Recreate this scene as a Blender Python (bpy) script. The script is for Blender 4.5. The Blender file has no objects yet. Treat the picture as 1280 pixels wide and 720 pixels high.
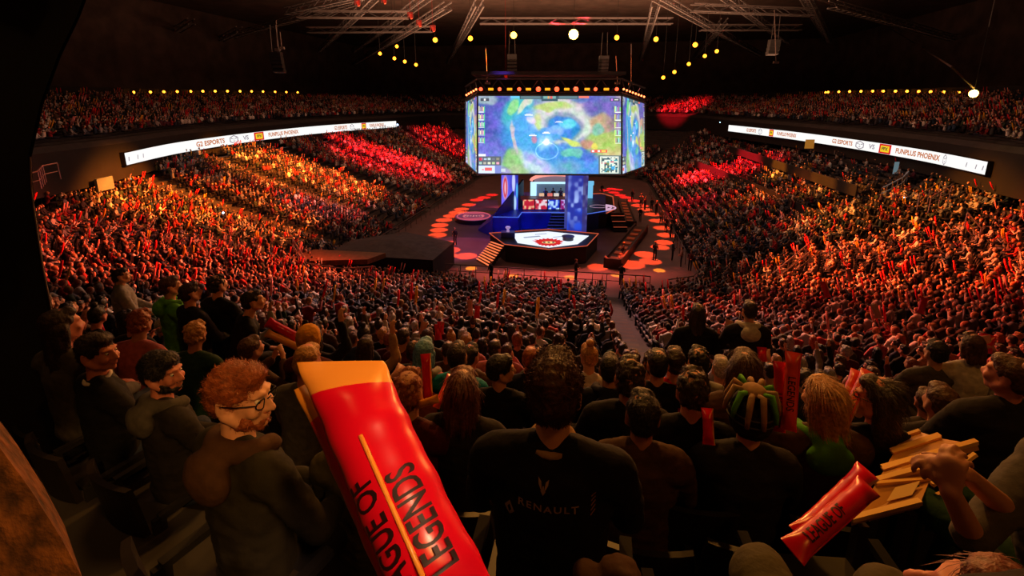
import bpy, bmesh, math, random
import numpy as np
from mathutils import Vector, Matrix, Euler, noise
from mathutils.bvhtree import BVHTree
random.seed(7); rng = np.random.default_rng(7)
S = bpy.context.scene
C = S.collection
PI = math.pi
def R(a): return math.radians(a)

# ---------------------------------------------------------------- camera
F_PX = 600.0; PITCH = R(14); HOR = 125.0; EYE = 14.0; YAW = R(10.1)
CY = HOR + F_PX*math.tan(PITCH)
cam = bpy.data.cameras.new('camera'); cam_o = bpy.data.objects.new('camera', cam); C.objects.link(cam_o)
cam.sensor_width = 36; cam.lens = 36*F_PX/1280; cam.shift_y = (CY-360)/1280
cam.clip_start = 0.05; cam.clip_end = 600
cam_o.location = (0, 0, EYE); cam_o.rotation_euler = (PI/2-PITCH, 0, 0)
S.camera = cam_o
S.view_settings.view_transform = 'Standard'; S.view_settings.look = 'None'
S.view_settings.gamma = 1; S.view_settings.exposure = 0; S.view_settings.use_curve_mapping = False

def ray(px, py):
    X = (px-640)/F_PX; Y = (CY-py)/F_PX
    return Vector((X, math.cos(PITCH)+Y*math.sin(PITCH), -math.sin(PITCH)+Y*math.cos(PITCH)))
EYEV = Vector((0, 0, EYE))
def at(px, py, t): return EYEV + ray(px, py)*t                     # t metres along the view axis
def aty(px, py, y):
    d = ray(px, py); return EYEV + d*(y/d.y)
def atz(px, py, z):
    d = ray(px, py); return EYEV + d*((z-EYE)/d.z)
def proj(p):
    d = Vector(p)-EYEV
    fy = d.y*math.cos(PITCH)-d.z*math.sin(PITCH); uy = d.y*math.sin(PITCH)+d.z*math.cos(PITCH)
    return 640+F_PX*d.x/fy, CY-F_PX*uy/fy, fy
cA, sA = math.cos(YAW), math.sin(YAW)
def W(u, v, z=0.0): return Vector((u*cA+v*sA, -u*sA+v*cA, z))      # arena plan (across, along) to world
def UV(p): return (p[0]*cA-p[1]*sA, p[0]*sA+p[1]*cA)

# ---------------------------------------------------------------- materials
MATS = {}
def lin(c): return tuple((x/12.92 if x <= .04045 else ((x+.055)/1.055)**2.4) for x in c)
def mat(name, col, rough=.7, metal=0, emit=None, es=1.0, nscale=0, namp=.25, bump=0, spec=.5, srgb=True):
    if name in MATS: return MATS[name]
    m = bpy.data.materials.new(name); m.use_nodes = True; nt = m.node_tree
    b = nt.nodes['Principled BSDF']
    c = lin(col) if srgb else col
    b.inputs['Base Color'].default_value = (*c, 1); b.inputs['Roughness'].default_value = rough
    b.inputs['Metallic'].default_value = metal; b.inputs['Specular IOR Level'].default_value = spec
    if emit: 
        b.inputs['Emission Color'].default_value = (*lin(emit), 1); b.inputs['Emission Strength'].default_value = es
    if nscale:
        tc = nt.nodes.new('ShaderNodeTexCoord'); n = nt.nodes.new('ShaderNodeTexNoise'); n.inputs['Scale'].default_value = nscale
        n.inputs['Detail'].default_value = 5
        nt.links.new(tc.outputs['Object'], n.inputs['Vector'])
        r = nt.nodes.new('ShaderNodeValToRGB')
        r.color_ramp.elements[0].position = .3; r.color_ramp.elements[1].position = .7
        r.color_ramp.elements[0].color = (*[x*(1-namp) for x in c], 1); r.color_ramp.elements[1].color = (*[min(1, x*(1+namp)) for x in c], 1)
        nt.links.new(n.outputs['Fac'], r.inputs['Fac']); nt.links.new(r.outputs['Color'], b.inputs['Base Color'])
        if bump:
            bp = nt.nodes.new('ShaderNodeBump'); bp.inputs['Strength'].default_value = bump; bp.inputs['Distance'].default_value = .02
            nt.links.new(n.outputs['Fac'], bp.inputs['Height']); nt.links.new(bp.outputs['Normal'], b.inputs['Normal'])
    MATS[name] = m; return m
def attr_mat(name, emission=0, rough=.75):
    if name in MATS: return MATS[name]
    m = bpy.data.materials.new(name); m.use_nodes = True; nt = m.node_tree; b = nt.nodes['Principled BSDF']
    a = nt.nodes.new('ShaderNodeAttribute'); a.attribute_name = 'col'
    if emission:
        b.inputs['Base Color'].default_value = (0, 0, 0, 1); b.inputs['Roughness'].default_value = .4
        nt.links.new(a.outputs['Color'], b.inputs['Emission Color']); b.inputs['Emission Strength'].default_value = emission
    else:
        nt.links.new(a.outputs['Color'], b.inputs['Base Color']); b.inputs['Roughness'].default_value = rough
        b.inputs['Specular IOR Level'].default_value = .3
    MATS[name] = m; return m

# ---------------------------------------------------------------- object helpers
def tag(o, label=None, cat=None, group=None, kind=None):
    if label: o['label'] = label
    if cat: o['category'] = cat
    if group: o['group'] = group
    if kind: o['kind'] = kind
    return o
def link(name, me, parent=None):
    o = bpy.data.objects.new(name, me); C.objects.link(o)
    if parent is not None: o.parent = parent
    return o
def empty(name, loc=(0, 0, 0), rz=0):
    o = link(name, None); o.location = loc; o.rotation_euler = (0, 0, rz); o.empty_display_size = .1
    return o
def struct(o): o['kind'] = 'structure'; return o
def dup(root, loc=None, rz=None):
    r = root.copy(); C.objects.link(r)
    if loc is not None: r.location = loc
    if rz is not None: r.rotation_euler = (0, 0, rz)
    for ch in KIDS.get(root.name, []):
        c = ch.copy(); C.objects.link(c); c.parent = r
        for g in KIDS.get(ch.name, []):
            d = g.copy(); C.objects.link(d); d.parent = c
    return r
KIDS = {}
def reg(root):
    KIDS[root.name] = [o for o in C.objects if o.parent == root]
    for k in KIDS[root.name]: KIDS[k.name] = [o for o in C.objects if o.parent == k]

class MB:
    def __init__(s): s.v = []; s.f = []; s.m = []
    def add(s, vs, fs, m=0):
        b = len(s.v); s.v += [tuple(v) for v in vs]; s.f += [tuple(b+i for i in f) for f in fs]; s.m += [m]*len(fs); return s
    def prism(s, pts, z0, z1, m=0, mt=None):
        n = len(pts); a = sum(pts[i][0]*pts[(i+1) % n][1]-pts[(i+1) % n][0]*pts[i][1] for i in range(n))
        if a < 0: pts = pts[::-1]
        s.add([(p[0], p[1], z0) for p in pts]+[(p[0], p[1], z1) for p in pts],
              [tuple(range(n-1, -1, -1))]+[(i, (i+1) % n, (i+1) % n+n, i+n) for i in range(n)], m)
        s.add([(p[0], p[1], z1) for p in pts], [tuple(range(n))], m if mt is None else mt); return s
    def hull8(s, q, m=0):   # q: 4 bottom + 4 top
        return s.add(q, [(3, 2, 1, 0), (4, 5, 6, 7), (0, 1, 5, 4), (1, 2, 6, 5), (2, 3, 7, 6), (3, 0, 4, 7)], m)
    def box(s, c, d, rz=0, m=0, M=None):
        q = []
        for z in (-.5, .5):
            for x, y in ((-.5, -.5), (.5, -.5), (.5, .5), (-.5, .5)):
                p = Vector((x*d[0], y*d[1], z*d[2])); 
                p = (M @ p) if M is not None else Matrix.Rotation(rz, 3, 'Z') @ p
                q.append(Vector(c)+p)
        return s.hull8(q, m)
    def bar(s, a, b, w, h=None, m=0):
        a = Vector(a); b = Vector(b); d = b-a; L = d.length
        if L < 1e-6: return s
        M = d.to_track_quat('Y', 'Z').to_matrix()
        return s.box((a+b)/2, (w, L, h or w), M=M, m=m)
    def tube(s, pts, r, n=6, m=0):
        P = [Vector(p) for p in pts]; rr = r if isinstance(r, (list, tuple)) else [r]*len(P); vs = []
        up = Vector((0, 0, 1))
        for i, p in enumerate(P):
            d = (P[min(i+1, len(P)-1)]-P[max(i-1, 0)]).normalized()
            x = d.cross(up); x = x.normalized() if x.length > .05 else Vector((1, 0, 0)); y = x.cross(d).normalized()
            vs += [p+(x*math.cos(2*PI*k/n)+y*math.sin(2*PI*k/n))*rr[i] for k in range(n)]
        fs = []
        for i in range(len(P)-1):
            for k in range(n): fs.append((i*n+k, (i+1)*n+k, (i+1)*n+(k+1) % n, i*n+(k+1) % n))
        fs.append(tuple(range(n))); fs.append(tuple(range(len(vs)-1, len(vs)-1-n, -1)))
        return s.add(vs, fs, m)
    def ell(s, c, r, M=None, nu=14, nv=9, m=0):
        vs = []; fs = []
        r = (r, r, r) if not isinstance(r, (tuple, list)) else r
        for j in range(1, nv):
            for i in range(nu):
                a = 2*PI*i/nu; b = PI*j/nv
                vs.append(Vector((r[0]*math.sin(b)*math.cos(a), r[1]*math.sin(b)*math.sin(a), r[2]*math.cos(b))))
        vs += [Vector((0, 0, r[2])), Vector((0, 0, -r[2]))]
        for j in range(nv-2):
            for i in range(nu): fs.append((j*nu+i, (j+1)*nu+i, (j+1)*nu+(i+1) % nu, j*nu+(i+1) % nu))
        T = len(vs)-2; B = T+1
        for i in range(nu):
            fs.append((T, i, (i+1) % nu)); k = (nv-2)*nu; fs.append((B, k+(i+1) % nu, k+i))
        if M is not None: vs = [M @ v for v in vs]
        return s.add([Vector(c)+v for v in vs], fs, m)
    def caps(s, a, b, ra, rb, flat=1.0, side=None, n=12):
        a = Vector(a); b = Vector(b); d = b-a; L = max(d.length, 1e-5)
        M = d.to_track_quat('Z', 'Y').to_matrix() if side is None else None
        if side is not None:
            z = d.normalized(); x = Vector(side); x = (x-z*x.dot(z)).normalized(); y = z.cross(x)
            M = Matrix((x, y, z)).transposed()
        prof = [(-1, 0.0), (-.8, .6), (-.45, .89), (0, 1)]
        rings = [(t*ra, k*ra) for t, k in prof]+[(L-t*rb, k*rb) for t, k in prof[::-1]]
        vs = []; fs = []
        for zz, rr in rings[1:-1]:
            for i in range(n):
                an = 2*PI*i/n; vs.append(M @ Vector((rr*math.cos(an), rr*flat*math.sin(an), zz)))
        q = len(rings)-2
        vs.append(M @ Vector((0, 0, rings[0][0]))); vs.append(M @ Vector((0, 0, rings[-1][0])))
        for j in range(q-1):
            for i in range(n): fs.append((j*n+i, j*n+(i+1) % n, (j+1)*n+(i+1) % n, (j+1)*n+i))
        T = len(vs)-2
        for i in range(n):
            fs.append((T, (i+1) % n, i)); fs.append((T+1, (q-1)*n+i, (q-1)*n+(i+1) % n))
        return s.add([a+v for v in vs], fs)
    def mesh(s, name, mats=None, smooth=False):
        me = bpy.data.meshes.new(name); me.from_pydata(s.v, [], s.f)
        for m in (mats if isinstance(mats, (list, tuple)) else [mats]) if mats else []: me.materials.append(m)
        if me.materials: me.polygons.foreach_set('material_index', [min(i, len(me.materials)-1) for i in s.m])
        if smooth: me.polygons.foreach_set('use_smooth', [True]*len(me.polygons))
        me.update(); return me
    def build(s, name, mats, parent=None, smooth=False): return link(name, s.mesh(name, mats, smooth), parent)

def text_mesh(txt, size=1.0, ext=0.0, bold=0.0, align='CENTER', spacing=1.0):
    cu = bpy.data.curves.new('t', 'FONT'); cu.body = txt; cu.size = size; cu.extrude = ext; cu.offset = bold
    cu.align_x = align; cu.align_y = 'CENTER'; cu.space_character = spacing; cu.resolution_u = 3
    o = bpy.data.objects.new('t', cu); C.objects.link(o)
    dg = bpy.context.evaluated_depsgraph_get(); me = bpy.data.meshes.new_from_object(o.evaluated_get(dg))
    bpy.data.objects.remove(o); return me
def remeshed(mb, voxel, smooth=4, name='m'):
    me = mb.mesh(name); o = bpy.data.objects.new('t', me); C.objects.link(o)
    r = o.modifiers.new('r', 'REMESH'); r.mode = 'VOXEL'; r.voxel_size = voxel
    if smooth: q = o.modifiers.new('s', 'SMOOTH'); q.iterations = smooth; q.factor = .5
    dg = bpy.context.evaluated_depsgraph_get(); out = bpy.data.meshes.new_from_object(o.evaluated_get(dg))
    bpy.data.objects.remove(o); bpy.data.meshes.remove(me)
    out.polygons.foreach_set('use_smooth', [True]*len(out.polygons)); out.name = name
    return out
def wrinkle(me, amp, scale, seed=0, aniso=(1, 1, 1)):
    off = Vector((seed*3.1, seed*1.7, seed*.9))
    n = len(me.vertices); co = np.empty(n*3, dtype=np.float32); me.vertices.foreach_get('co', co); co = co.reshape(-1, 3)
    nr = np.empty(n*3, dtype=np.float32); me.vertex_normals.foreach_get('vector', nr); nr = nr.reshape(-1, 3)
    nn = noise.noise; Q = co*np.array(aniso)*scale+np.array(off); d = np.array([nn(p)+.5*nn((p[0]*2.3, p[1]*2.3, p[2]*2.3)) for p in Q.tolist()])
    co = co+nr*(amp*d)[:, None]; me.vertices.foreach_set('co', co.astype(np.float32).ravel())
    me.update(); return me
# ================================================================ THE PLACE
M_conc = mat('dark_concrete', (.20, .19, .19), .85, nscale=1.2, namp=.3)
M_step = mat('step_concrete', (.26, .20, .17), .85, nscale=3, namp=.3)
M_floor = mat('arena_floor', (.34, .25, .25), .55, nscale=.5, namp=.25)
M_black = mat('black_drape', (.06, .06, .06), .9, nscale=5, namp=.3, bump=.3)
M_roof = mat('black_roof', (.30, .25, .22), .9, nscale=.4, namp=.4)
M_steel = mat('dark_steel', (.30, .29, .29), .5, .6)
M_rail = mat('rail_steel', (.55, .53, .52), .35, .8)
M_seat = mat('dark_seat', (.13, .11, .12), .6, nscale=8, namp=.2)
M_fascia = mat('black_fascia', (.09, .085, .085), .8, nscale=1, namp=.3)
M_yel = mat('yellow_edge', (.95, .72, .12), .6)

ULO, UHI, VLO, VHI = -20.5, 8.0, 34.0, 90.0; RC = 6.0
HS = [(-1, 0), (0, 0), (1.1, .05), (10, 2.8), (18, 5.3), (25.5, 8.15), (28.9, 9.8), (29.9, 10.3), (30.8, 10.75), (31.7, 11.26), (32.6, 11.8), (33.5, 12.35), (40, 16)]
def hs(s):
    for (a, b), (c, d) in zip(HS, HS[1:]):
        if s <= c: return b+(d-b)*(s-a)/(c-a)
    return HS[-1][1]
def ringpt(s, q):
    """q 0..8 : bottom straight 0-1, right-near arc 1-2, right 2-3, far-right arc 3-4, far 4-5, far-left arc 5-6, left 6-7, near-left arc 7-8"""
    q %= 8; i = int(q); f = q-i; r = RC+s
    a, b, c, d = ULO+RC, UHI-RC, VLO+RC, VHI-RC
    if i == 0: return (a+(b-a)*f, c-r)
    if i == 1: t = -PI/2+f*PI/2; return (b+r*math.cos(t), c+r*math.sin(t))
    if i == 2: return (b+r, c+(d-c)*f)
    if i == 3: t = f*PI/2; return (b+r*math.cos(t), d+r*math.sin(t))
    if i == 4: return (b+(a-b)*f, d+r)
    if i == 5: t = PI/2+f*PI/2; return (a+r*math.cos(t), d+r*math.sin(t))
    if i == 6: return (a-r, d+(c-d)*f)
    t = PI+f*PI/2; return (a+r*math.cos(t), c+r*math.sin(t))
def smax(q):
    q %= 8
    if q < 1.5 or q > 7.55: return 38.0
    return 23.6
ROWS = [1.1+.9*k for k in range(42)]
# terrace, one mesh per bank
def terrace(name, q0, q1, n):
    mb = MB(); qs = [q0+(q1-q0)*i/n for i in range(n+1)]
    lim = min(smax(q0+1e-3), smax(q1-1e-3)); vs = []; prof = []
    for k, s in enumerate(ROWS):
        if s > lim: break
        z = hs(s); prof += [(s-.45, z), (s+.45, z)]
    e = prof[-1]; prof.append((e[0], e[1]-.1-8 if e[1] > 9 else 0))
    for q in qs:
        for s, z in prof:
            u, v = ringpt(s, q); vs.append(W(u, v, z))
    m = len(prof); fs = []
    for i in range(n):
        for j in range(m-1): fs.append((i*m+j, (i+1)*m+j, (i+1)*m+j+1, i*m+j+1))
    mb.add(vs, fs); return struct(mb.build(name, M_conc))
terrace('seating_terrace_near', -.45+8, 9.5, 60)
terrace('seating_terrace_right', 1.5, 3.9, 30)
terrace('seating_terrace_far', 3.9, 5.1, 12)
terrace('seating_terrace_left', 5.1, 7.55, 34)
# event floor
fl = MB(); fl.prism([W(u, v)[:2] for u, v in ((ULO-3, VLO-3), (UHI+3, VLO-3), (UHI+3, VHI+12), (ULO-3, VHI+12))], -.3, 0)
struct(fl.build('floor', M_floor))
g = MB(); g.prism([W(u, v)[:2] for u, v in ((-75, -10), (62, -10), (62, 150), (-75, 150))], -.8, -.32); struct(g.build('ground', M_conc))
# hall shell
for nm, pts in (('wall_left', ((-75, -10), (-74, -10), (-74, 150), (-75, 150))), ('wall_right', ((61, -10), (62, -10), (62, 150), (61, 150))),
                ('wall_far', ((-75, 149), (62, 149), (62, 150), (-75, 150))), ('wall_near', ((-75, -10), (62, -10), (62, -9), (-75, -9)))):
    w = MB(); w.prism([W(u, v)[:2] for u, v in pts], -.3, 30); struct(w.build(nm, M_roof))
w = MB(); w.prism([W(u, v)[:2] for u, v in ((-75, -10), (62, -10), (62, 150), (-75, 150))], 30, 30.5); struct(w.build('ceiling', M_roof))

# ---- upper tier: fascia line traced by the ribbon boards
def catmull(P, n=10):
    P = [Vector(p) for p in P]; out = []
    for i in range(len(P)-1):
        a = P[max(i-1, 0)]; b = P[i]; c = P[i+1]; d = P[min(i+2, len(P)-1)]
        for k in range(n):
            t = k/n; out.append(.5*((2*b)+(c-a)*t+(2*a-5*b+4*c-d)*t*t+(3*b-a-3*c+d)*t**3))
    out.append(P[-1]); return out
ZR = 9.1
def uvz(px, py, z): p = atz(px, py, z); return Vector(UV(p))
Lr = [uvz(156, 199, ZR), uvz(230, 183.5, ZR), uvz(325, 170, ZR), uvz(410, 161, ZR), uvz(495, 155, ZR)]
Rr = [uvz(911, 160, ZR), uvz(980, 168, ZR), uvz(1060, 179, ZR), uvz(1150, 193.5, ZR), uvz(1234, 210.5, ZR)]
def ribbon_h(px_list): return px_list
far_pts = [Vector((-38, 112)), Vector((-24, 120)), Vector((-6.5, 122)), Vector((10, 118)), Vector((20, 108))]
edge = catmull([Vector((-36, 20))]+Lr+far_pts+Rr+[Vector((27, 24))], 8)      # whole fascia line, arena plan
cen = Vector((-6.5, 62))
def outn(i, P):
    t = (P[min(i+1, len(P)-1)]-P[max(i-1, 0)]).normalized(); n = Vector((-t.y, t.x))
    return n if n.dot(P[i]-cen) > 0 else -n
UPR = [(1.2+.85*k, 10.6+(13.9-10.6)*((1.2+.85*k)/18)**1.05) for k in range(20)]
mb = MB(); prof = [(0.35, 7.4), (0.35, 10.4)]+[p for s, z in UPR for p in ((s-.42, z), (s+.42, z))]+[(UPR[-1][0]+.5, 15.6), (30, 15.7)]
vs = []; fs = []
sm = []
for i, p in enumerate(edge):
    n = outn(i, edge)
    for s, z in prof:
        q = p+n*s; vs.append(W(q.x, q.y, z))
m = len(prof)
for i in range(len(edge)-1):
    for j in range(m-1): fs.append((i*m+j, (i+1)*m+j, (i+1)*m+j+1, i*m+j+1))
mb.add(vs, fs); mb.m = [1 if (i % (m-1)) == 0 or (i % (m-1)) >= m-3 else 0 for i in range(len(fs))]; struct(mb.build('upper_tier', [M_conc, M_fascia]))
# underside / concourse wall below the upper tier
mb = MB(); vs = []; fs = []
for i, p in enumerate(edge):
    n = outn(i, edge)
    for s, z in ((.35, 7.4), (5, 7.4), (5, -.3)):
        q = p+n*s; vs.append(W(q.x, q.y, z))
for i in range(len(edge)-1):
    for j in range(2): fs.append((i*3+j, (i+1)*3+j, (i+1)*3+j+1, i*3+j+1))
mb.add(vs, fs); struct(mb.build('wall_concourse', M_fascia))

# ---- ribbon boards
M_led = mat('led_white', (.02, .02, .02), .4, emit=(.97, .97, .96), es=1.08)
M_ledo = mat('led_orange', (.02, .02, .02), .4, emit=(.80, .42, .14), es=.9)
M_ledr = mat('led_red', (.02, .02, .02), .4, emit=(.85, .10, .12), es=1.0)
M_ledk = mat('led_dark', (.02, .02, .02), .4, emit=(.20, .17, .22), es=.6)
M_ledg = mat('led_grey', (.02, .02, .02), .4, emit=(.62, .58, .62), es=1.0)
M_ledy = mat('led_yellow', (.02, .02, .02), .4, emit=(.98, .82, .15), es=1.0)
M_hous = mat('led_housing', (.05, .05, .05), .6)
def half_h(px, left):   # half height in metres from the heights seen in the photograph
    return 0
def ribbon(P2, hts, label, texts):
    path = catmull(P2, 14); hh = catmull([Vector((h, 0)) for h in hts], 14)
    n_ = len(path); L = [0]
    for a, b in zip(path, path[1:]): L.append(L[-1]+(b-a).length)
    root = empty('ribbon_board', W(path[0].x, path[0].y, ZR)); inv = -root.location
    tag(root, label, 'led board')
    def pos(d, z, off):
        d = max(0, min(L[-1]-1e-4, d)); i = max(k for k in range(n_-1) if L[k] <= d); f = (d-L[i])/(L[i+1]-L[i])
        p = path[i].lerp(path[i+1], f); n = outn(i, path).lerp(outn(i+1, path), f); h = hh[i].x*(1-f)+hh[i+1].x*f
        q = p-n*off; return W(q.x, q.y, ZR+z*h)-root.location
    s = MB(); h_ = MB()
    for i in range(n_-1):
        a, b = L[i], L[i+1]
        s.add([pos(a, -1, .06), pos(b, -1, .06), pos(b, 1, .06), pos(a, 1, .06)], [(0, 1, 2, 3)])
    h_.v = []; 
    ring = [(-1.12, .0), (-1.12, .05), (1.12, .05), (1.12, .0), (1.12, -.3), (-1.12, -.3)]
    vs = [pos(L[i], z, o) for i in range(n_) for z, o in ring]; k = 6
    fs = [(i*k+j, (i+1)*k+j, (i+1)*k+(j+1) % k, i*k+(j+1) % k) for i in range(n_-1) for j in range(k)]+[tuple(range(k)), tuple(range((n_-1)*k, n_*k))]
    h_.add(vs, fs)
    h_.build('housing', M_hous, root); s.build('led_screen', M_led, root)
    def stamp(me, d0, scale, name, m, off, rev):
        me2 = me
        for v in me2.vertices:
            v.co = pos(d0+(v.co.x*scale*(-1 if rev else 1)), v.co.y, off)
        me2.materials.clear(); me2.materials.append(m); return link(name, me2, root)
    return root, pos, stamp, L[-1]
def flatmb(polys): 
    mb = MB()
    for p in polys: mb.add([(x, y, 0) for x, y in p], [tuple(range(len(p)))])
    return mb.mesh('m')
def boxp(x0, y0, x1, y1): return [(x0, y0), (x1, y0), (x1, y1), (x0, y1)]
def ringp(r0, r1, n=6, a0=0, sx=1):
    o = []
    for k in range(n):
        a = a0+2*PI*k/n; b = a0+2*PI*(k+1)/n
        o.append([(sx*r0*math.cos(a), r0*math.sin(a)), (sx*r1*math.cos(a), r1*math.sin(a)), (sx*r1*math.cos(b), r1*math.sin(b)), (sx*r0*math.cos(b), r0*math.sin(b))])
    return o
def dense_text(t, size, bold=.015):
    me = text_mesh(t, size, bold=bold); bm = bmesh.new(); bm.from_mesh(me)
    for _ in range(2):
        es = [e for e in bm.edges if e.calc_length() > .5]
        if es: bmesh.ops.subdivide_edges(bm, edges=es, cuts=1)
    bm.to_mesh(me); bm.free(); return me
def dress(rb, groups, rev, centre_px_fn):
    root, pos, stamp, LL = rb
    # distance along the board for a pixel x
    ds = [(proj(root.location+pos(LL*k/400, 0, .1))[0], LL*k/400) for k in range(401)]
    def dist(px): return min(ds, key=lambda q: abs(q[0]-px))[1]
    for kind, x0, x1 in groups:
        a, b = dist(x0), dist(x1); c = (a+b)/2; w = abs(b-a)
        if kind in ('G2 ESPORTS', 'VS', 'FUNPLUS PHOENIX'):
            me = dense_text(kind, 1.15, .035); xs = [v.co.x for v in me.vertices]; W0 = max(xs)-min(xs)
            mid = (max(xs)+min(xs))/2
            for v in me.vertices: v.co.x -= mid; v.co.y *= 1.15
            stamp(me, c, w/W0, 'lettering', M_ledg if kind == 'VS' else M_ledo, .09, rev)
        elif kind == 'hexmask':
            sc = w/2
            me = flatmb([[(x*.9, y*.95) for x, y in p] for p in ringp(.78, 1, 6, PI/6)]+[[(x, y) for x, y in p] for p in (
                [(-.5, .45), (-.15, .2), (-.2, .1), (-.55, .2)], [(.5, .45), (.15, .2), (.2, .1), (.55, .2)], [(-.3, -.2), (0, -.5), (.3, -.2), (0, -.3)], [(-.06, .3), (.06, .3), (.03, -.1), (-.03, -.1)])])
            stamp(me, c, sc, 'emblem', M_ledg, .09, rev)
        elif kind == 'fpx':
            me = flatmb([boxp(-1, -.95, 1, .95)]); stamp(me, c, w/2, 'emblem', M_ledr, .09, rev)
            me = flatmb([boxp(-.72, -.62, .72, .62)]); stamp(me, c, w/2, 'emblem', M_ledy, .11, rev)
            me = dense_text('FPX', .9, .03)
            for v in me.vertices: v.co.x *= .72
            stamp(me, c, w/2*.95, 'lettering', M_ledk, .13, rev)
        elif kind == 'ticks':
            me = flatmb([[(x+a_, -.4), (x+a_+.08, -.45), (x+a_+.14, .3), (x+a_+.05, .3)] for x, a_ in ((-.8, 0), (0, .1), (.7, 0))]); stamp(me, c, w/2, 'emblem', M_ledr if w > 12 else M_ledg, .09, rev)
def hpx(px, py, dy): t = proj(atz(px, py, ZR))[2]; return dy/2*t/F_PX
lb = ribbon(Lr, [hpx(156, 199, 15), hpx(230, 183, 13.0), hpx(325, 170, 10.5), hpx(410, 161, 9), hpx(495, 155, 7.5)],
            'long curved white LED ribbon board on the left upper tier fascia', None)
dress(lb, [('ticks', 158, 182), ('G2 ESPORTS', 246, 281), ('hexmask', 286, 299), ('VS', 304, 311), ('fpx', 318, 330), ('FUNPLUS PHOENIX', 336, 373), ('G2 ESPORTS', 418, 434), ('hexmask', 437, 443), ('fpx', 452, 458), ('FUNPLUS PHOENIX', 462, 480)], False, None)
rb = ribbon(Rr, [hpx(911, 160, 7.5), hpx(980, 168, 9.2), hpx(1060, 179, 11), hpx(1150, 193, 13.5), hpx(1234, 210, 16)],
            'long curved white LED ribbon board on the right upper tier fascia', None)
dress(rb, [('G2 ESPORTS', 933, 945), ('hexmask', 947, 953), ('fpx', 961, 967), ('FUNPLUS PHOENIX', 971, 995), ('G2 ESPORTS', 1040, 1065), ('hexmask', 1068, 1081), ('VS', 1086, 1093), ('fpx', 1099, 1113), ('FUNPLUS PHOENIX', 1119, 1174), ('hexmask', 1178, 1184), ('ticks', 1204, 1232)], False, None)

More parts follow.
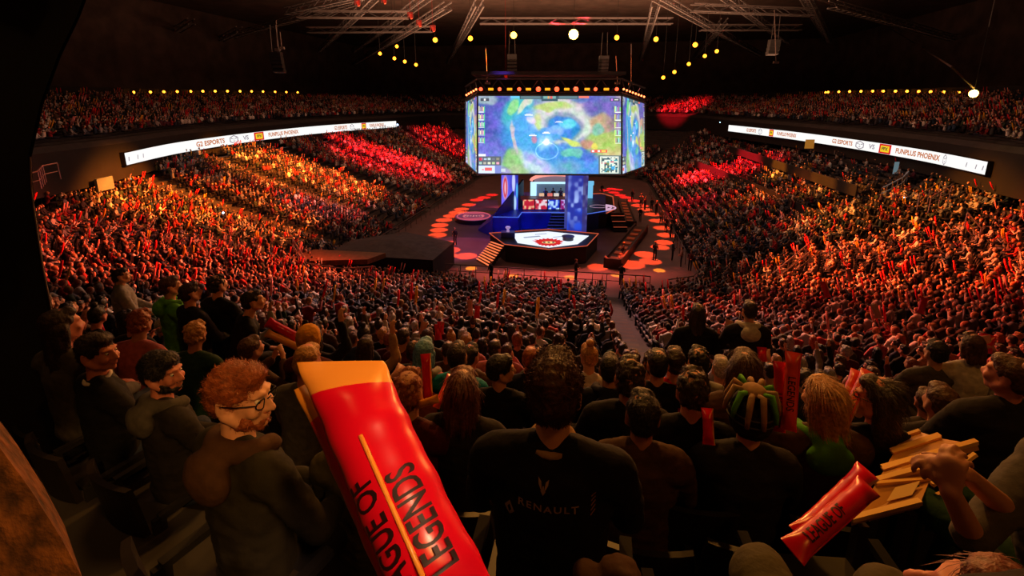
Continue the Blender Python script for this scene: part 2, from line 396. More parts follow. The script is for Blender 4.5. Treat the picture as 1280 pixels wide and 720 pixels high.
# ---- hanging LED cube
def vnoise(h, w, cells, seed):
    r = np.random.default_rng(seed); g = r.random((cells+2, int(cells*w/h)+3))
    y = np.linspace(0, cells, h); x = np.linspace(0, cells*w/h, w)
    yi = y.astype(int); xi = x.astype(int); fy = (y-yi)[:, None]; fx = (x-xi)[None]
    fy = fy*fy*(3-2*fy); fx = fx*fx*(3-2*fx)
    return g[yi][:, xi]*(1-fy)*(1-fx)+g[yi+1][:, xi]*fy*(1-fx)+g[yi][:, xi+1]*(1-fy)*fx+g[yi+1][:, xi+1]*fy*fx
NX, NY = 300, 164
def picture(nx, ny, crop=(0, 1), hud=True, seed=0):
    """an abstract river-and-garden picture with overlay panels, colours 0..1 (display)"""
    X, Y = np.meshgrid(np.linspace(crop[0], crop[1], nx), np.linspace(1, 0, ny))   # Y up; row 0 = top
    X = X*800; Y = (1-Y)*430                       # pixel-like frame, y down
    wob = (vnoise(ny, nx, 10, 3+seed)-.5)*20; wob2 = (vnoise(ny, nx, 10, 4+seed)-.5)*20
    x = X+wob; y = Y+wob2
    img = np.zeros((ny, nx, 3))+np.array([.45, .55, .72])
    def blob(cx, cy, rx, ry, col, ang=0, hard=6.5, a=1.0):
        nonlocal img
        c, s = math.cos(ang), math.sin(ang); dx = x-cx; dy = y-cy
        d = ((c*dx+s*dy)/rx)**2+((-s*dx+c*dy)/ry)**2
        w = a/(1+np.exp((d-1)*hard)); img = img*(1-w[..., None])+np.array(col)*w[..., None]
    blob(100, 190, 120, 230, (.26, .28, .66)); blob(60, 330, 90, 90, (.36, .40, .78)); blob(130, 120, 60, 60, (.30, .34, .75))
    blob(30, 20, 80, 30, (.55, .62, .70)); blob(650, 80, 240, 140, (.66, .62, .62)); blob(700, 60, 120, 70, (.36, .34, .66)); blob(600, 10, 90, 30, (.30, .36, .70))
    blob(220, 80, 70, 110, (.20, .66, .72), .5); blob(330, 300, 230, 90, (.20, .55, .86), .5); blob(280, 190, 90, 120, (.22, .60, .82), -.4)
    blob(560, 370, 220, 90, (.24, .52, .86), .3); blob(620, 320, 60, 40, (.22, .38, .78)); blob(520, 310, 60, 25, (.35, .72, .66))
    blob(200, 370, 60, 80, (.50, .72, .42), .2); blob(230, 420, 60, 40, (.60, .72, .50)); blob(120, 420, 60, 40, (.52, .56, .72))
    blob(200, 60, 25, 45, (.50, .80, .50), .4); blob(255, 60, 18, 60, (.80, .82, .74), .7); blob(200, 230, 12, 90, (.72, .70, .72), -.15)
    blob(720, 260, 120, 70, (.62, .74, .34)); blob(640, 160, 60, 26, (.80, .68, .56)); blob(760, 330, 60, 40, (.85, .72, .48), 0, 2, .7)
    blob(690, 150, 70, 50, (.76, .58, .48)); blob(670, 180, 36, 32, (.46, .70, .62)); blob(760, 140, 40, 40, (.30, .28, .40), 0, 2, .6)
    blob(450, 120, 150, 100, (.80, .80, .80)); blob(420, 60, 110, 24, (.66, .78, .40)); blob(350, 150, 30, 55, (.72, .80, .38), -.5); blob(590, 170, 34, 60, (.80, .82, .80), -.4)
    blob(470, 160, 92, 66, (.40, .46, .60), .1, 6); blob(480, 165, 128, 92, (.74, .78, .76), .1, 12); blob(480, 168, 104, 76, (.48, .56, .66), .1, 12); blob(478, 174, 86, 62, (.14, .46, .80), .1, 14); blob(400, 205, 60, 40, (.26, .60, .86), 0, 8); blob(500, 150, 45, 28, (.36, .80, .92)); blob(430, 185, 50, 25, (.42, .66, .95)); 
    blob(520, 250, 60, 16, (.78, .84, .38), .5, 5); blob(610, 265, 38, 26, (.72, .50, .42), 0, 5); blob(650, 280, 18, 18, (.84, .80, .30))
    blob(330, 380, 110, 46, (.82, .88, .90), .6, 3, .9); blob(310, 350, 18, 60, (.50, .52, .82), -.9, 3, .7); blob(390, 400, 30, 70, (.62, .62, .90), -.8, 3, .6)
    blob(375, 255, 42, 32, (.66, .86, .98), 0, 3, .8); blob(300, 130, 26, 18, (.86, .80, .90), 0, 4, .9); blob(310, 240, 16, 16, (.80, .40, .50), 0, 4, .9)
    blob(380, 255, 16, 18, (.95, .97, 1), 0, 4); blob(500, 400, 60, 40, (.40, .68, .60), 0, 2, .6)
    det = (vnoise(ny, nx, 26, 11+seed)-.5)*.10+(vnoise(ny, nx, 60, 12+seed)-.5)*.08
    img += det[..., None]*np.array([1, 1, .9]); img += ((vnoise(ny, nx, 18, 21)-.5)*.12)[..., None]*np.array([1, -.4, .8])
    d = np.hypot((X-385)/62, (Y-300)/46); img += (np.exp(-((d-1)/.05)**2)*.25)[..., None]
    if hud:
        def rect(x0, y0, x1, y1, col, a=1.0):
            nonlocal img
            w = ((X >= x0) & (X < x1) & (Y >= y0) & (Y < y1))[..., None]*a; img = img*(1-w)+np.array(col)*w
        rr = np.random.default_rng(5)
        rect(14, 14, 62, 30, (.22, .24, .30)); rect(34, 17, 44, 27, (.9, .9, .9)); rect(738, 14, 790, 30, (.22, .24, .30)); rect(742, 17, 752, 27, (.8, .4, .9)); rect(762, 19, 782, 25, (.85, .85, .85))
        rect(235, 0, 560, 20, (.18, .24, .28)); rect(240, 2, 350, 16, (.30, .42, .46)); rect(450, 2, 555, 16, (.30, .42, .46)); rect(355, 0, 445, 30, (.16, .28, .34)); rect(365, 4, 435, 18, (.40, .62, .60))
        rect(182, 2, 232, 14, (.35, .75, .92)); rect(563, 2, 620, 14, (.92, .42, .35)); rect(388, 5, 398, 16, (.9, .6, .3)); rect(404, 5, 416, 16, (.85, .3, .3))
        for k in range(5): 
            y0 = 58+k*42
            for z in range(4): rect(3+z*8, y0+(z % 2)*4, 9+z*8, y0+26, tuple(.55+.45*rr.random(3)*np.array([1, 1, .6])))
            rect(2, y0+28, 34, y0+32, (.9, .95, .95)); rect(34, y0, 38, y0+34, (.25, .8, .55))
            for z in range(4): rect(766+z*8, y0+(z % 2)*4, 772+z*8, y0+26, tuple(.35+.6*rr.random(3)*np.array([.7, 1, 1])))
            rect(766, y0+28, 798, y0+32, (.95, .98, .95)); rect(762, y0, 766, y0+34, (.8, .9, .4))
        rect(4, 330, 130, 382, (.30, .34, .38)); rect(4, 318, 44, 330, (.9, .93, 1))
        for k in range(5): rect(10+k*23, 338+(k % 2)*3, 26+k*23, 352, tuple(.4+.6*rr.random(3)))
        for k in range(5): rect(8+k*24, 362, 24+k*24, 377, tuple(.5+.5*rr.random(3)*np.array([1, .9, .5])))
        rect(8, 340, 24, 356, (.8, .15, .25)); rect(4, 385, 96, 430, (.82, .88, 1)); rect(40, 395, 80, 412, (.9, .35, .35)); rect(24, 402, 34, 410, (.9, .5, .5)); rect(96, 385, 130, 430, (.45, .50, .80)); rect(130, 400, 155, 418, (.75, .8, .85))
        rect(630, 292, 720, 308, (.90, .30, .25)); rect(635, 295, 650, 305, (.95, .95, .95)); rect(668, 294, 680, 306, (1, .9, .9)); rect(690, 294, 712, 306, (.95, .8, .3))
        for bx, by in ((262, 102), (285, 213), (360, 200), (356, 250), (430, 140)): rect(bx, by, bx+44, by+4, (.95, .98, 1)); rect(bx+8, by-5, bx+34, by-2, (.9, .9, .95))
        rect(674, 322, 800, 430, (.30, .40, .42)); rect(682, 328, 786, 424, (.86, .90, .84))
        q = np.floor((X-686)/9).astype(int)*31+np.floor((Y-330)/8).astype(int)*17
        hsh = (np.abs(np.sin(q*12.9898)*43758.5453) % 1)
        msk = (X > 688) & (X < 780) & (Y > 334) & (Y < 418)
        for lo, hi, cc in ((.0, .25, (.20, .32, .36)), (.25, .40, (.25, .62, .66)), (.40, .5, (.45, .5, .3)), (.55, .62, (.75, .3, .4))):
            w = (msk & (hsh >= lo) & (hsh < hi))[..., None]; img = np.where(w, np.array(cc), img)
        rect(744, 384, 764, 402, (.20, .62, .86))
    return np.clip(img*.9+.10, 0.01, 1)
def colour_grid(name, q, nx, ny, img, strength, parent, off=None):
    """q: bottom-left, bottom-right, top-right, top-left world corners"""
    q = [Vector(p) for p in q]; a = np.linspace(0, 1, nx+1); b = np.linspace(0, 1, ny+1)
    A, B = np.meshgrid(a, b); P = [np.array(p) for p in q]
    V = ((1-A)*(1-B))[..., None]*P[0]+(A*(1-B))[..., None]*P[1]+(A*B)[..., None]*P[2]+((1-A)*B)[..., None]*P[3]
    V = V.reshape(-1, 3); idx = np.arange((nx+1)*(ny+1)).reshape(ny+1, nx+1)
    Fq = np.stack([idx[:-1, :-1], idx[:-1, 1:], idx[1:, 1:], idx[1:, :-1]], -1).reshape(-1, 4)
    col = img[::-1].reshape(-1, 3); me = np_mesh(name, V, Fq, face_col=col, linear=True)
    me.materials.append(attr_mat('picture_%s' % str(strength).replace('.', '_'), strength)); return link(name, me, parent)
def np_mesh(name, V, Fc, face_col=None, vert_col=None, linear=False):
    k = Fc.shape[1]; me = bpy.data.meshes.new(name); me.vertices.add(len(V)); me.vertices.foreach_set('co', np.ascontiguousarray(V, dtype=np.float32).ravel())
    me.loops.add(Fc.size); me.loops.foreach_set('vertex_index', np.ascontiguousarray(Fc, dtype=np.int32).ravel())
    me.polygons.add(len(Fc)); me.polygons.foreach_set('loop_start', np.arange(0, Fc.size, k, dtype=np.int32)); me.polygons.foreach_set('loop_total', np.full(len(Fc), k, dtype=np.int32))
    def tolin(c): return np.where(c <= .04045, c/12.92, ((c+.055)/1.055)**2.4)
    if face_col is not None:
        at_ = me.attributes.new('col', 'FLOAT_COLOR', 'CORNER'); c = np.ones((len(Fc), 4), dtype=np.float32); c[:, :3] = tolin(face_col) if linear else face_col
        at_.data.foreach_set('color', np.repeat(c, k, axis=0).ravel())
    if vert_col is not None:
        at_ = me.attributes.new('col', 'FLOAT_COLOR', 'POINT'); c = np.ones((len(V), 4), dtype=np.float32); c[:, :3] = tolin(vert_col) if linear else vert_col
        at_.data.foreach_set('color', c.ravel())
    me.update(calc_edges=True); me.validate(); return me

SY = 47.0
ftl, ftr, fbr, fbl = aty(597, 119, SY), aty(777, 119, SY), aty(777, 218.5, SY), aty(597, 217.5, SY)
for p in (ftl, fbl): pass
ltl, lbl = aty(582, 127, SY+4.5), aty(582, 203, SY+4.5); rtr, rbr = aty(806, 129, SY+4.5), aty(806, 208, SY+4.5)
scr = empty('hanging_screen', ((ftl+fbr)/2)); tag(scr, 'huge faceted LED video screen hanging over the central stage', 'video screen')
IL = scr.location
pic = picture(NX, NY)
o = colour_grid('front_screen', [p-IL for p in (fbl, fbr, ftr, ftl)], NX, NY, pic, 1.25, scr)
p2 = picture(140, NY, (0, 1)); 
o = colour_grid('side_screen', [p-IL for p in (fbr, rbr, rtr, ftr)], 140, NY, p2, 1.1, scr)
o = colour_grid('side_screen', [p-IL for p in (lbl, fbl, ftl, ltl)], 140, NY, p2, 1.1, scr)
mb = MB(); e = Vector((0, .08, 0)); e2 = Vector((0, 7, 0))
fr = [ltl, ftl, ftr, rtr]; bt = [lbl, fbl, fbr, rbr]
vs = [p-IL+e for p in fr]+[p-IL+e for p in bt]+[ltl-IL+e2, rtr-IL+e2, lbl-IL+e2, rbr-IL+e2]
mb.add(vs, [(4, 5, 1, 0), (5, 6, 2, 1), (6, 7, 3, 2), (10, 4, 0, 8), (7, 11, 9, 3), (11, 10, 8, 9), (0, 1, 2, 3, 9, 8), (4, 10, 11, 7, 6, 5)])
mb.build('cabinet', M_hous, scr)
mb = MB()
for a, b in ((ltl, ftl), (ftl, ftr), (ftr, rtr), (ftr, fbr), (ftl, fbl), (fbl, fbr), (lbl, fbl), (fbr, rbr), (ltl, lbl), (rtr, rbr)):
    mb.bar(a-IL-Vector((0, .06, 0)), b-IL-Vector((0, .06, 0)), .16)
mb.build('edge_frame', mat('screen_frame', (.35, .4, .42), .4, .5), scr)
# lamp truss on top of the cube
tr = empty('lamp_truss', (ftl+ftr)/2+Vector((0, .6, .5))); tag(tr, 'dark box truss carrying red and yellow lamps above the hanging screen', 'truss')
mb = MB(); TL = tr.location; pts = [ltl, ftl, ftr, rtr]
for a, b in zip(pts, pts[1:]):
    for dz in (.25, 1.5):
        mb.bar(a-TL+Vector((0, .3, dz)), b-TL+Vector((0, .3, dz)), .14)
    n = 14 if (b-a).length > 9 else 5
    for k in range(n):
        p = a.lerp(b, k/n); q = a.lerp(b, (k+1)/n); mb.bar(p-TL+Vector((0, .3, .25 if k % 2 else 1.5)), q-TL+Vector((0, .3, 1.5 if k % 2 else .25)), .07)
mb.build('truss_frame', M_steel, tr)
mb = MB(); mb.box(Vector((0, 3.5, 1.6)), (15, 5, .3)); mb.build('deck', M_hous, tr)
def lamp(name, loc, r, col, es, label, group, face=None, square=False, hang=0):
    root = empty(name, loc); tag(root, label, 'lamp', group)
    if hang: MB().bar((0, 0, r*.5), (0, 0, hang-loc[2]), .035).build('hanger', M_black, root)
    d = (EYEV-Vector(loc)).normalized() if face is None else face
    M = d.to_track_quat('Z', 'Y').to_matrix()
    h = MB()
    if square:
        h.box(-d*r*.6, (r*2.8, r*1.5, r*1.1), M=M); h.build('housing', M_hous, root)
        l = MB(); l.box(d*r*.05, (r*2.4, r*1.1, .06), M=M); l.build('lens', mat('lens_%s' % name, (.1, .1, .1), emit=col, es=es), root)
    else:
        h.tube([-d*r*1.8, -d*r*.1], [r*.75, r*1.15], 12); h.build('housing', M_hous, root)
        l = MB(); l.ell((0, 0, 0), r); l.build('lens', mat('lens_%s' % name, (.1, .1, .1), emit=col, es=es), root, True)
    return root
LR = []
for k in range(15):
    a = ftl.lerp(ftr, (k+.4)/15)+Vector((0, 0, .75))
    LR.append((a, k))
for k, x in enumerate((601, 613.5, 624.5, 637, 649, 660.5, 673, 684.5, 696, 708.5, 720, 734, 744.5, 758, 771)):
    a = aty(x, 111.5, SY+.1)
    if k % 2: lamp('strip_lamp', a, .20, (1, .62, .10), 1.6, 'square yellow lamp in the row above the hanging screen', 'yellow lamps above the hanging screen', square=True)
    else: lamp('stage_lamp', a, .17+.05*(k in (6, 8, 10)), (1, .26, .14), 5, 'round red lamp in the row above the hanging screen', 'red lamps above the hanging screen')
for a, b, s_ in ((ltl, ftl, 5), (ftr, rtr, 8)):
    for k in range(s_): lamp('small_stage_lamp', a.lerp(b, (k+.5)/s_)+Vector((0, -.1, .6)), .10, (1, .45, .25), 6, 'small orange lamp on the slanted end of the screen truss', 'small lamps on the screen truss ends')
# ================================================================ STAGE
def lp_tube(P, r, n):
    mb = MB(); mb.tube(P, r, n); return mb
def template(kind, lod):
    """seated figure facing +Y, origin on the tread; returns verts, tris, roles (0 skin 1 hair 2 top 3 trousers 4 clapper)"""
    V = []; T = []; Rl = []
    def take(mb, role):
        b = len(V); V.extend(mb.v); 
        for f in mb.f:
            for k in range(1, len(f)-1): T.append((b+f[0], b+f[k], b+f[k+1]))
        Rl.extend([role]*len(mb.v))
    nu, nv = ((8, 6), (6, 4), (5, 3))[lod]; na = (5, 4, 3)[lod]
    hz = 1.26 if kind != 'stand' else 1.66
    dz = 0 if kind != 'stand' else .40
    m = MB(); m.ell((0, .025, hz-.02), (.070, .085, .115), nu=nu, nv=nv); take(m, 0)
    m = MB(); m.ell((0, -.02, hz+.025), (.088, .10, .10), nu=nu, nv=nv); take(m, 1)
    m = MB(); ns = (8, 6, 5)[lod]; vs = []
    prof = [(.50, .17, .13), (.75, .155, .12), (.95, .20, .12), (1.03, .19, .10), (1.10, .06, .06)]
    if lod == 2: prof = [(.5, .17, .12), (.97, .21, .12), (1.10, .07, .06)]
    for z, a, b in prof:
        for k in range(ns): vs.append((a*math.cos(2*PI*k/ns), b*math.sin(2*PI*k/ns), z+dz))
    fs = [(j*ns+k, j*ns+(k+1) % ns, (j+1)*ns+(k+1) % ns, (j+1)*ns+k) for j in range(len(prof)-1) for k in range(ns)]+[tuple(range((len(prof)-1)*ns, len(prof)*ns))]
    m.add(vs, fs); take(m, 2)
    if kind == 'stand':
        for sx in (-1, 1): m = MB(); m.tube([(sx*.09, 0, 1.0), (sx*.1, .02, .5), (sx*.1, 0, 0)], [.09, .07, .05], na+1); take(m, 3)
    else:
        for sx in (-1, 1): 
            m = MB(); P = [(sx*.09, .0, .53), (sx*.12, .44, .55), (sx*.12, .44, .08)]
            m.tube(P[:3] if lod < 2 else P[:2], [.085, .07, .05][:3 if lod < 2 else 2], na); take(m, 3)
    arms = {'lap': (((.22, .10, .78), (.10, .34, .66)),)*2, 'clap': (((.24, .16, .84), (.05, .34, 1.0)),)*2, 'up': (((.30, .10, 1.14), (.22, .18, 1.42)),)*2,
            'sticks': (((.27, .20, .95), (.16, .34, 1.18)),)*2, 'one': (((.22, .10, .78), (.10, .34, .66)), ((.30, .12, 1.12), (.24, .2, 1.40))),
            'stand': (((.24, .04, 1.12), (.15, .22, 1.0)),)*2, 'stick1': (((.22, .10, .78), (.10, .34, .66)), ((.27, .20, .95), (.16, .34, 1.18)))}[kind]
    for sx, (e, h) in zip((-1, 1), arms):
        m = MB(); m.tube([(sx*.19, 0, 1.01+dz), (sx*e[0], e[1], e[2]+(0 if kind != 'stand' else 0)), (sx*h[0], h[1], h[2])], [.062, .048, .036], na); take(m, 2)
        if lod < 2 or kind in ('up', 'clap'): m = MB(); m.ell((sx*h[0], h[1]+.03, h[2]+.03), (.04, .05, .06), nu=5, nv=4 if lod == 0 else 3); take(m, 0)
        if kind == 'sticks' or (kind == 'stick1' and sx == 1):
            m = MB(); m.tube([(sx*h[0], h[1]+.02, h[2]-.03), (sx*(h[0]+.02), h[1]+.12, h[2]+.28), (sx*(h[0]+.03), h[1]+.20, h[2]+.55)], [.03, .05, .035], 4); take(m, 4)
    return np.array(V, dtype=np.float32), np.array(T, dtype=np.int32), np.array(Rl)
PLAYER = template('clap', 0)
M_stage = mat('stage_black', (.09, .09, .10), .35)
M_skirt = mat('stage_skirt', (.07, .07, .08), .8, nscale=6, namp=.3)
M_blue = mat('stage_blue_panel', (.08, .16, .50), .45, nscale=.6, namp=.5)
M_edge = mat('stage_edge_light', (.1, .05, .05), emit=(.9, .38, .24), es=.75)
M_edgeb = mat('stage_edge_blue', (.1, .05, .05), emit=(.35, .5, 1), es=.8)
def hexa(pxs, z): return [atz(x, y, z) for x, y in pxs]
# centre podium
ZP = 1.6
top = hexa([(612.8, 291.8), (685, 287), (746.9, 292.5), (732.8, 307.5), (686, 312), (631.6, 305.6)], ZP)
pod = empty('centre_podium', (sum((p.x for p in top))/6, sum((p.y for p in top))/6, 0)); PL = pod.location.copy()
tag(pod, 'low hexagonal centre podium with glowing white floor and red flame emblem', 'podium')
t2 = [(p-PL) for p in top]
mb = MB(); mb.prism([(p.x, p.y) for p in t2], 0, ZP-.02); mb.build('skirt', M_skirt, pod)
mb = MB(); mb.prism([(p.x*1.02, p.y*1.02) for p in t2], ZP-.06, ZP+.0); mb.build('deck', M_stage, pod)
mb = MB()
for a, b in zip(t2, t2[1:]+t2[:1]): mb.bar((a.x*1.02, a.y*1.02, ZP+.03), (b.x*1.02, b.y*1.02, ZP+.03), .06, .05)
mb.build('edge_light', M_edge, pod)
wl = [atz(x, y, ZP+.02)-PL for x, y in ((640.5, 292), (685, 289.3), (736.0, 294.8), (722, 305), (686, 309.4), (647, 303.5))]
mb = MB(); mb.prism([(p.x, p.y) for p in wl], ZP+.005, ZP+.03); mb.build('led_floor', mat('led_floor', (.05, .05, .05), emit=(.92, .95, 1), es=1.1), pod)
c = atz(686, 303, ZP+.05)-PL
mb = MB(); n = 22; rr = random.Random(3)
outer = []
for k in range(n*2):
    a = 2*PI*k/(n*2); r = .95 if k % 2 else .72
    r *= 1+.18*rr.random()+(.25 if .2 < a < 2.9 else 0); outer.append((c.x+r*1.25*math.cos(a), c.y+r*math.sin(a)*1.1))
mb.prism(outer, ZP+.035, ZP+.045); mb.build('flame_emblem', mat('led_emblem_red', (.05, .02, .02), emit=(.85, .12, .10), es=1), pod)
mb = MB(); mb.prism([(c.x+.62*math.cos(2*PI*k/20), c.y+.34*math.sin(2*PI*k/20)) for k in range(20)], ZP+.05, ZP+.055)
mb.build('emblem_oval', mat('led_emblem_cream', (.05, .02, .02), emit=(.98, .85, .55), es=1), pod)
for dx in (-.4, 0, .4):
    mb = MB(); mb.prism([(c.x+dx+.12*math.cos(2*PI*k/10), c.y+.2*math.sin(2*PI*k/10)) for k in range(10)], ZP+.06, ZP+.065); mb.build('emblem_mark', M_ledk, pod)
c = atz(710, 299.5, ZP+.05); t_ = empty('round_pedestal', (c.x, c.y, ZP+.03)); tag(t_, 'small round dark pedestal standing on the white podium floor', 'pedestal')
mb = MB(); mb.tube([(0, 0, 0), (0, 0, .3)], [.5, .5], 18); mb.build('drum', mat('ped_dark', (.18, .2, .3), .4), t_)
mb = MB(); mb.tube([(0, 0, .3), (0, 0, .36)], [.58, .58], 18); mb.build('top_plate', mat('ped_top', (.3, .32, .42), .3, .4), t_)
# white sketch marks on the led floor
for (x, y, w_, h_) in ((665, 296, 1.6, .35), (676, 292.5, 1.2, .2), (697, 296, .9, .18)):
    q = atz(x, y, ZP+.05)-PL; mb = MB(); mb.box((q.x, q.y, ZP+.045), (w_, h_, .01), rz=.3); mb.build('floor_graphic', mat('led_floor_grey', (.05, .05, .05), emit=(.62, .66, .74), es=1), pod)
c = atz(635, 296, ZP)
tc = empty('trophy_case', (c.x, c.y, ZP)); tag(tc, 'small lit glass case on the left corner of the centre podium', 'display case')
mb = MB(); mb.box((0, 0, .25), (1.3, .8, .5)); mb.build('plinth', mat('case_blue', (.15, .2, .5), .3), tc)
mb = MB(); mb.tube([(0, 0, .5), (0, 0, .7), (0, 0, .9), (0, 0, 1.0)], [.16, .1, .26, .2], 10); mb.build('cup', mat('case_silver', (.8, .75, .9), .2, .9, emit=(.75, .65, .9), es=.5), tc)
# podium stairs
a0, a1 = atz(596, 325.5, 0), atz(611.5, 334.5, 0); b0, b1 = atz(615.5, 302, ZP), atz(631, 307.0, ZP)
st = empty('podium_stairs', (a0.x, a0.y, 0)); tag(st, 'lit stairs of nine steps leading up to the centre podium', 'stairs')
n = 9
for k in range(n):
    f0, f1 = k/n, (k+1)/n; z = ZP*(k+1)/n
    q = [a0.lerp(b0, f0), a1.lerp(b1, f0), a1.lerp(b1, f1), a0.lerp(b0, f1)]; q = [(p.x-a0.x, p.y-a0.y) for p in q]
    mb = MB(); mb.prism(q, max(0, z-.5), z-.02); sp = mb.build('step', M_stage, st)
    mb = MB(); mb.bar((q[0][0], q[0][1], z), (q[1][0], q[1][1], z), .16, .05); mb.build('nosing', mat('nosing_lit', (.9, .6, .45), .5, emit=(1, .5, .3), es=.8), sp)
# main stage block behind
ZM = 1.9
def footprint(pxs, z): return [tuple(atz(x, y, z)[:2]) for x, y in pxs]
mstage = empty('main_stage', atz(690, 290, 0)); ML = mstage.location.copy(); tag(mstage, 'dark blue raised main stage behind the centre podium', 'stage')
def sub(pts): return [(p[0]-ML.x, p[1]-ML.y) for p in pts]
fp = footprint([(616, 271.5), (648, 272), (652, 266), (706, 266), (733, 268), (757, 264), (757, 243), (650, 240), (640, 243)], ZM)
mb = MB(); mb.prism(sub(fp), 0, ZM); mb.build('platform', [M_blue], mstage)
mb = MB(); f2 = sub(fp)
for a, b in zip(f2[:5], f2[1:6]): mb.bar((*a, ZM+.03), (*b, ZM+.03), .08, .06)
mb.build('edge_light', M_edgeb, mstage)
# slanting wing wall
p0, p1, p2, p3 = atz(598, 288.5, 0)-ML, atz(649, 284, 0)-ML, atz(616, 271.5, ZM)-ML, atz(649, 234, ZM+1.2)-ML
mb = MB(); w0 = aty(616, 271, 52.0)-ML
mb.prism([(p0.x, p0.y), (p0.x+.3, p0.y-.1), (w0.x+.4, w0.y), (w0.x, w0.y+.2)], 0, .2)
A_ = atz(598, 288.5, 0); B_ = atz(616, 271.5, ZM)
q = [A_-ML, Vector((B_.x, B_.y-1.0, 0))-ML, Vector((B_.x, B_.y+1.5, 0))-ML, A_-ML+Vector((.0, 1.2, 0))]
q2 = [A_-ML+Vector((0, 0, .15)), Vector((B_.x, B_.y-1.0, ZM))-ML, Vector((B_.x, B_.y+1.5, ZM))-ML, A_-ML+Vector((0, 1.2, .15))]
mb.hull8(q+q2); mb.build('ramp', [M_blue], mstage)
# tall glass fin
fa, fb = Vector((B_.x, B_.y+.3, ZM)), atz(650, 236.5, ZM+1.5)
mb = MB(); mb.hull8([Vector((fa.x, fa.y, ZM))-ML, Vector((fa.x+.15, fa.y, ZM))-ML, Vector((fa.x+3.4, fa.y+5, ZM))-ML, Vector((fa.x+3.2, fa.y+5, ZM))-ML,
      Vector((fa.x, fa.y, ZM+.1))-ML, Vector((fa.x+.15, fa.y, ZM+.1))-ML, Vector((fa.x+3.4, fa.y+5, ZM+3.2))-ML, Vector((fa.x+3.2, fa.y+5, ZM+3.2))-ML])
mb.build('wing_panel', mat('wing_violet', (.16, .14, .30), .4), mstage)
# steps up to main stage
s0 = atz(692, 288, 0); s0.y = atz(692, 266, ZM).y-3.0; ss = empty('stage_stairs', (s0.x, s0.y, 0)); tag(ss, 'dark stairs in the middle of the blue main stage front', 'stairs')
for k in range(8):
    mb = MB(); z = ZM*(k+1)/8
    mb.prism([(-1.1+.12*k, k*.38), (.95+.12*k, k*.38), (.95+.12*k, k*.38+.42), (-1.1+.12*k, k*.38+.42)], 0, z); sp = mb.build('step', M_stage, ss)
    mb = MB(); mb.bar((-1.1+.12*k, k*.38, z+.01), (.95+.12*k, k*.38, z+.01), .06, .03); mb.build('nosing', mat('nosing_blue', (.3, .35, .6), .5, emit=(.3, .38, .8), es=.35), sp)
# pillars
def lerp3(a, b, f): return tuple(x+(y-x)*f for x, y in zip(a, b))
def paint_pillar(nx, ny, seed, kind):
    n1 = vnoise(ny, nx, 15, seed); n2 = vnoise(ny, nx, 8, seed+1); Y, X = np.mgrid[0:ny, 0:nx]; X = X/nx; Y = Y/ny
    img = np.zeros((ny, nx, 3))+np.array([.12, .16, .62])
    img = img*(1-n2[..., None]*.6)+np.array([.30, .35, .95])*n2[..., None]*.6
    if kind == 0:
        img += np.array([.35, .22, .35])*(1-X)[..., None]*.8
        for cx, cy, rx, ry, col in ((.72, .28, .10, .26, (.80, .82, 1)), (.80, .82, .09, .20, (.70, .85, 1)), (.92, .5, .06, .2, (.3, .7, .95)), (.22, .42, .155, .30, (.95, .80, .85)), (.22, .42, .12, .26, (.80, .15, .25)), (.22, .42, .06, .18, (.95, .7, .75))):
            d = ((X-cx)/rx)**2+((Y-cy)/ry)**2; w = 1/(1+np.exp((d-1)*6)); img = img*(1-w[..., None])+np.array(col)*w[..., None]
    else:
        img = np.zeros((ny, nx, 3))+np.array([.16, .20, .62]); w = (1/(1+np.exp(-(n1-.55)*14)))*(1-np.abs(Y-.45)*1.7).clip(0, 1); img = img*(1-w[..., None])+np.array([.66, .76, 1.])*w[..., None]
        w = (1/(1+np.exp(-(n2-.55)*12)))*((Y > .55)*1.0); img = img*(1-.8*w[..., None])+np.array([.15, .32, .92])*.8*w[..., None]
        e_ = (np.abs(X-.45) > .32)*1.0; img = img*(1-.6*e_[..., None])+np.array([.26, .20, .36])*.6*e_[..., None]
    return img.clip(0.01, 1)
def pillar(x0, x1, ybot, yd, z0, img, label):
    a = aty(x0, ybot, yd); b = aty(x1, ybot, yd); zt = aty(x0, 214, yd).z
    root = empty('led_pillar', ((a.x+b.x)/2, yd, z0)); tag(root, label, 'pillar'); w_ = (b.x-a.x)/2; h = zt-z0
    mb = MB(); mb.prism([(-w_, .05), (w_, .05), (w_*.7, 1.6), (-w_*.7, 1.6)], 0, h); mb.build('core', M_hous, root)
    colour_grid('led_face', [Vector(p) for p in ((-w_, .0, 0), (w_, 0, 0), (w_, 0, h), (-w_, 0, h))], img.shape[1], img.shape[0], img, 1.0, root)
    return root
pillar(627, 647.5, 271, 53.2, ZM, paint_pillar(48, 130, 40, 0), 'left blue and pink LED pillar with red oval badge under the screen')
pillar(705, 733, 289, 49.5, 0, paint_pillar(60, 150, 50, 1), 'right blue LED pillar with white splash under the screen')
# player desk
yd = 53.0
dL = aty(653, 261, yd); dR = aty(731, 261, yd); zt = aty(653, 248.5, yd).z; zb = aty(690, 261.5, yd).z
desk = empty('player_desk', ((dL.x+dR.x)/2, yd, ZM)); tag(desk, 'long player desk with picture panels on its front on the main stage', 'desk'); DW = (dR.x-dL.x)/2
mb = MB(); mb.box((0, .6, (zt-ZM)/2-.05), (DW*2, 1.2, zt-ZM-.1)); mb.build('body', M_stage, desk)
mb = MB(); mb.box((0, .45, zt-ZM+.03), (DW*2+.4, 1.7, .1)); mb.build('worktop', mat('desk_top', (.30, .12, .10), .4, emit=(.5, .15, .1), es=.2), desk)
cols = [((.75, .12, .18), (.95, .75, .55)), ((.92, .85, .88), (.75, .10, .18)), ((.10, .18, .75), (.70, .85, 1)), ((.75, .70, .95), (.55, .12, .45)), ((.62, .72, 1), (.80, .80, 1))]
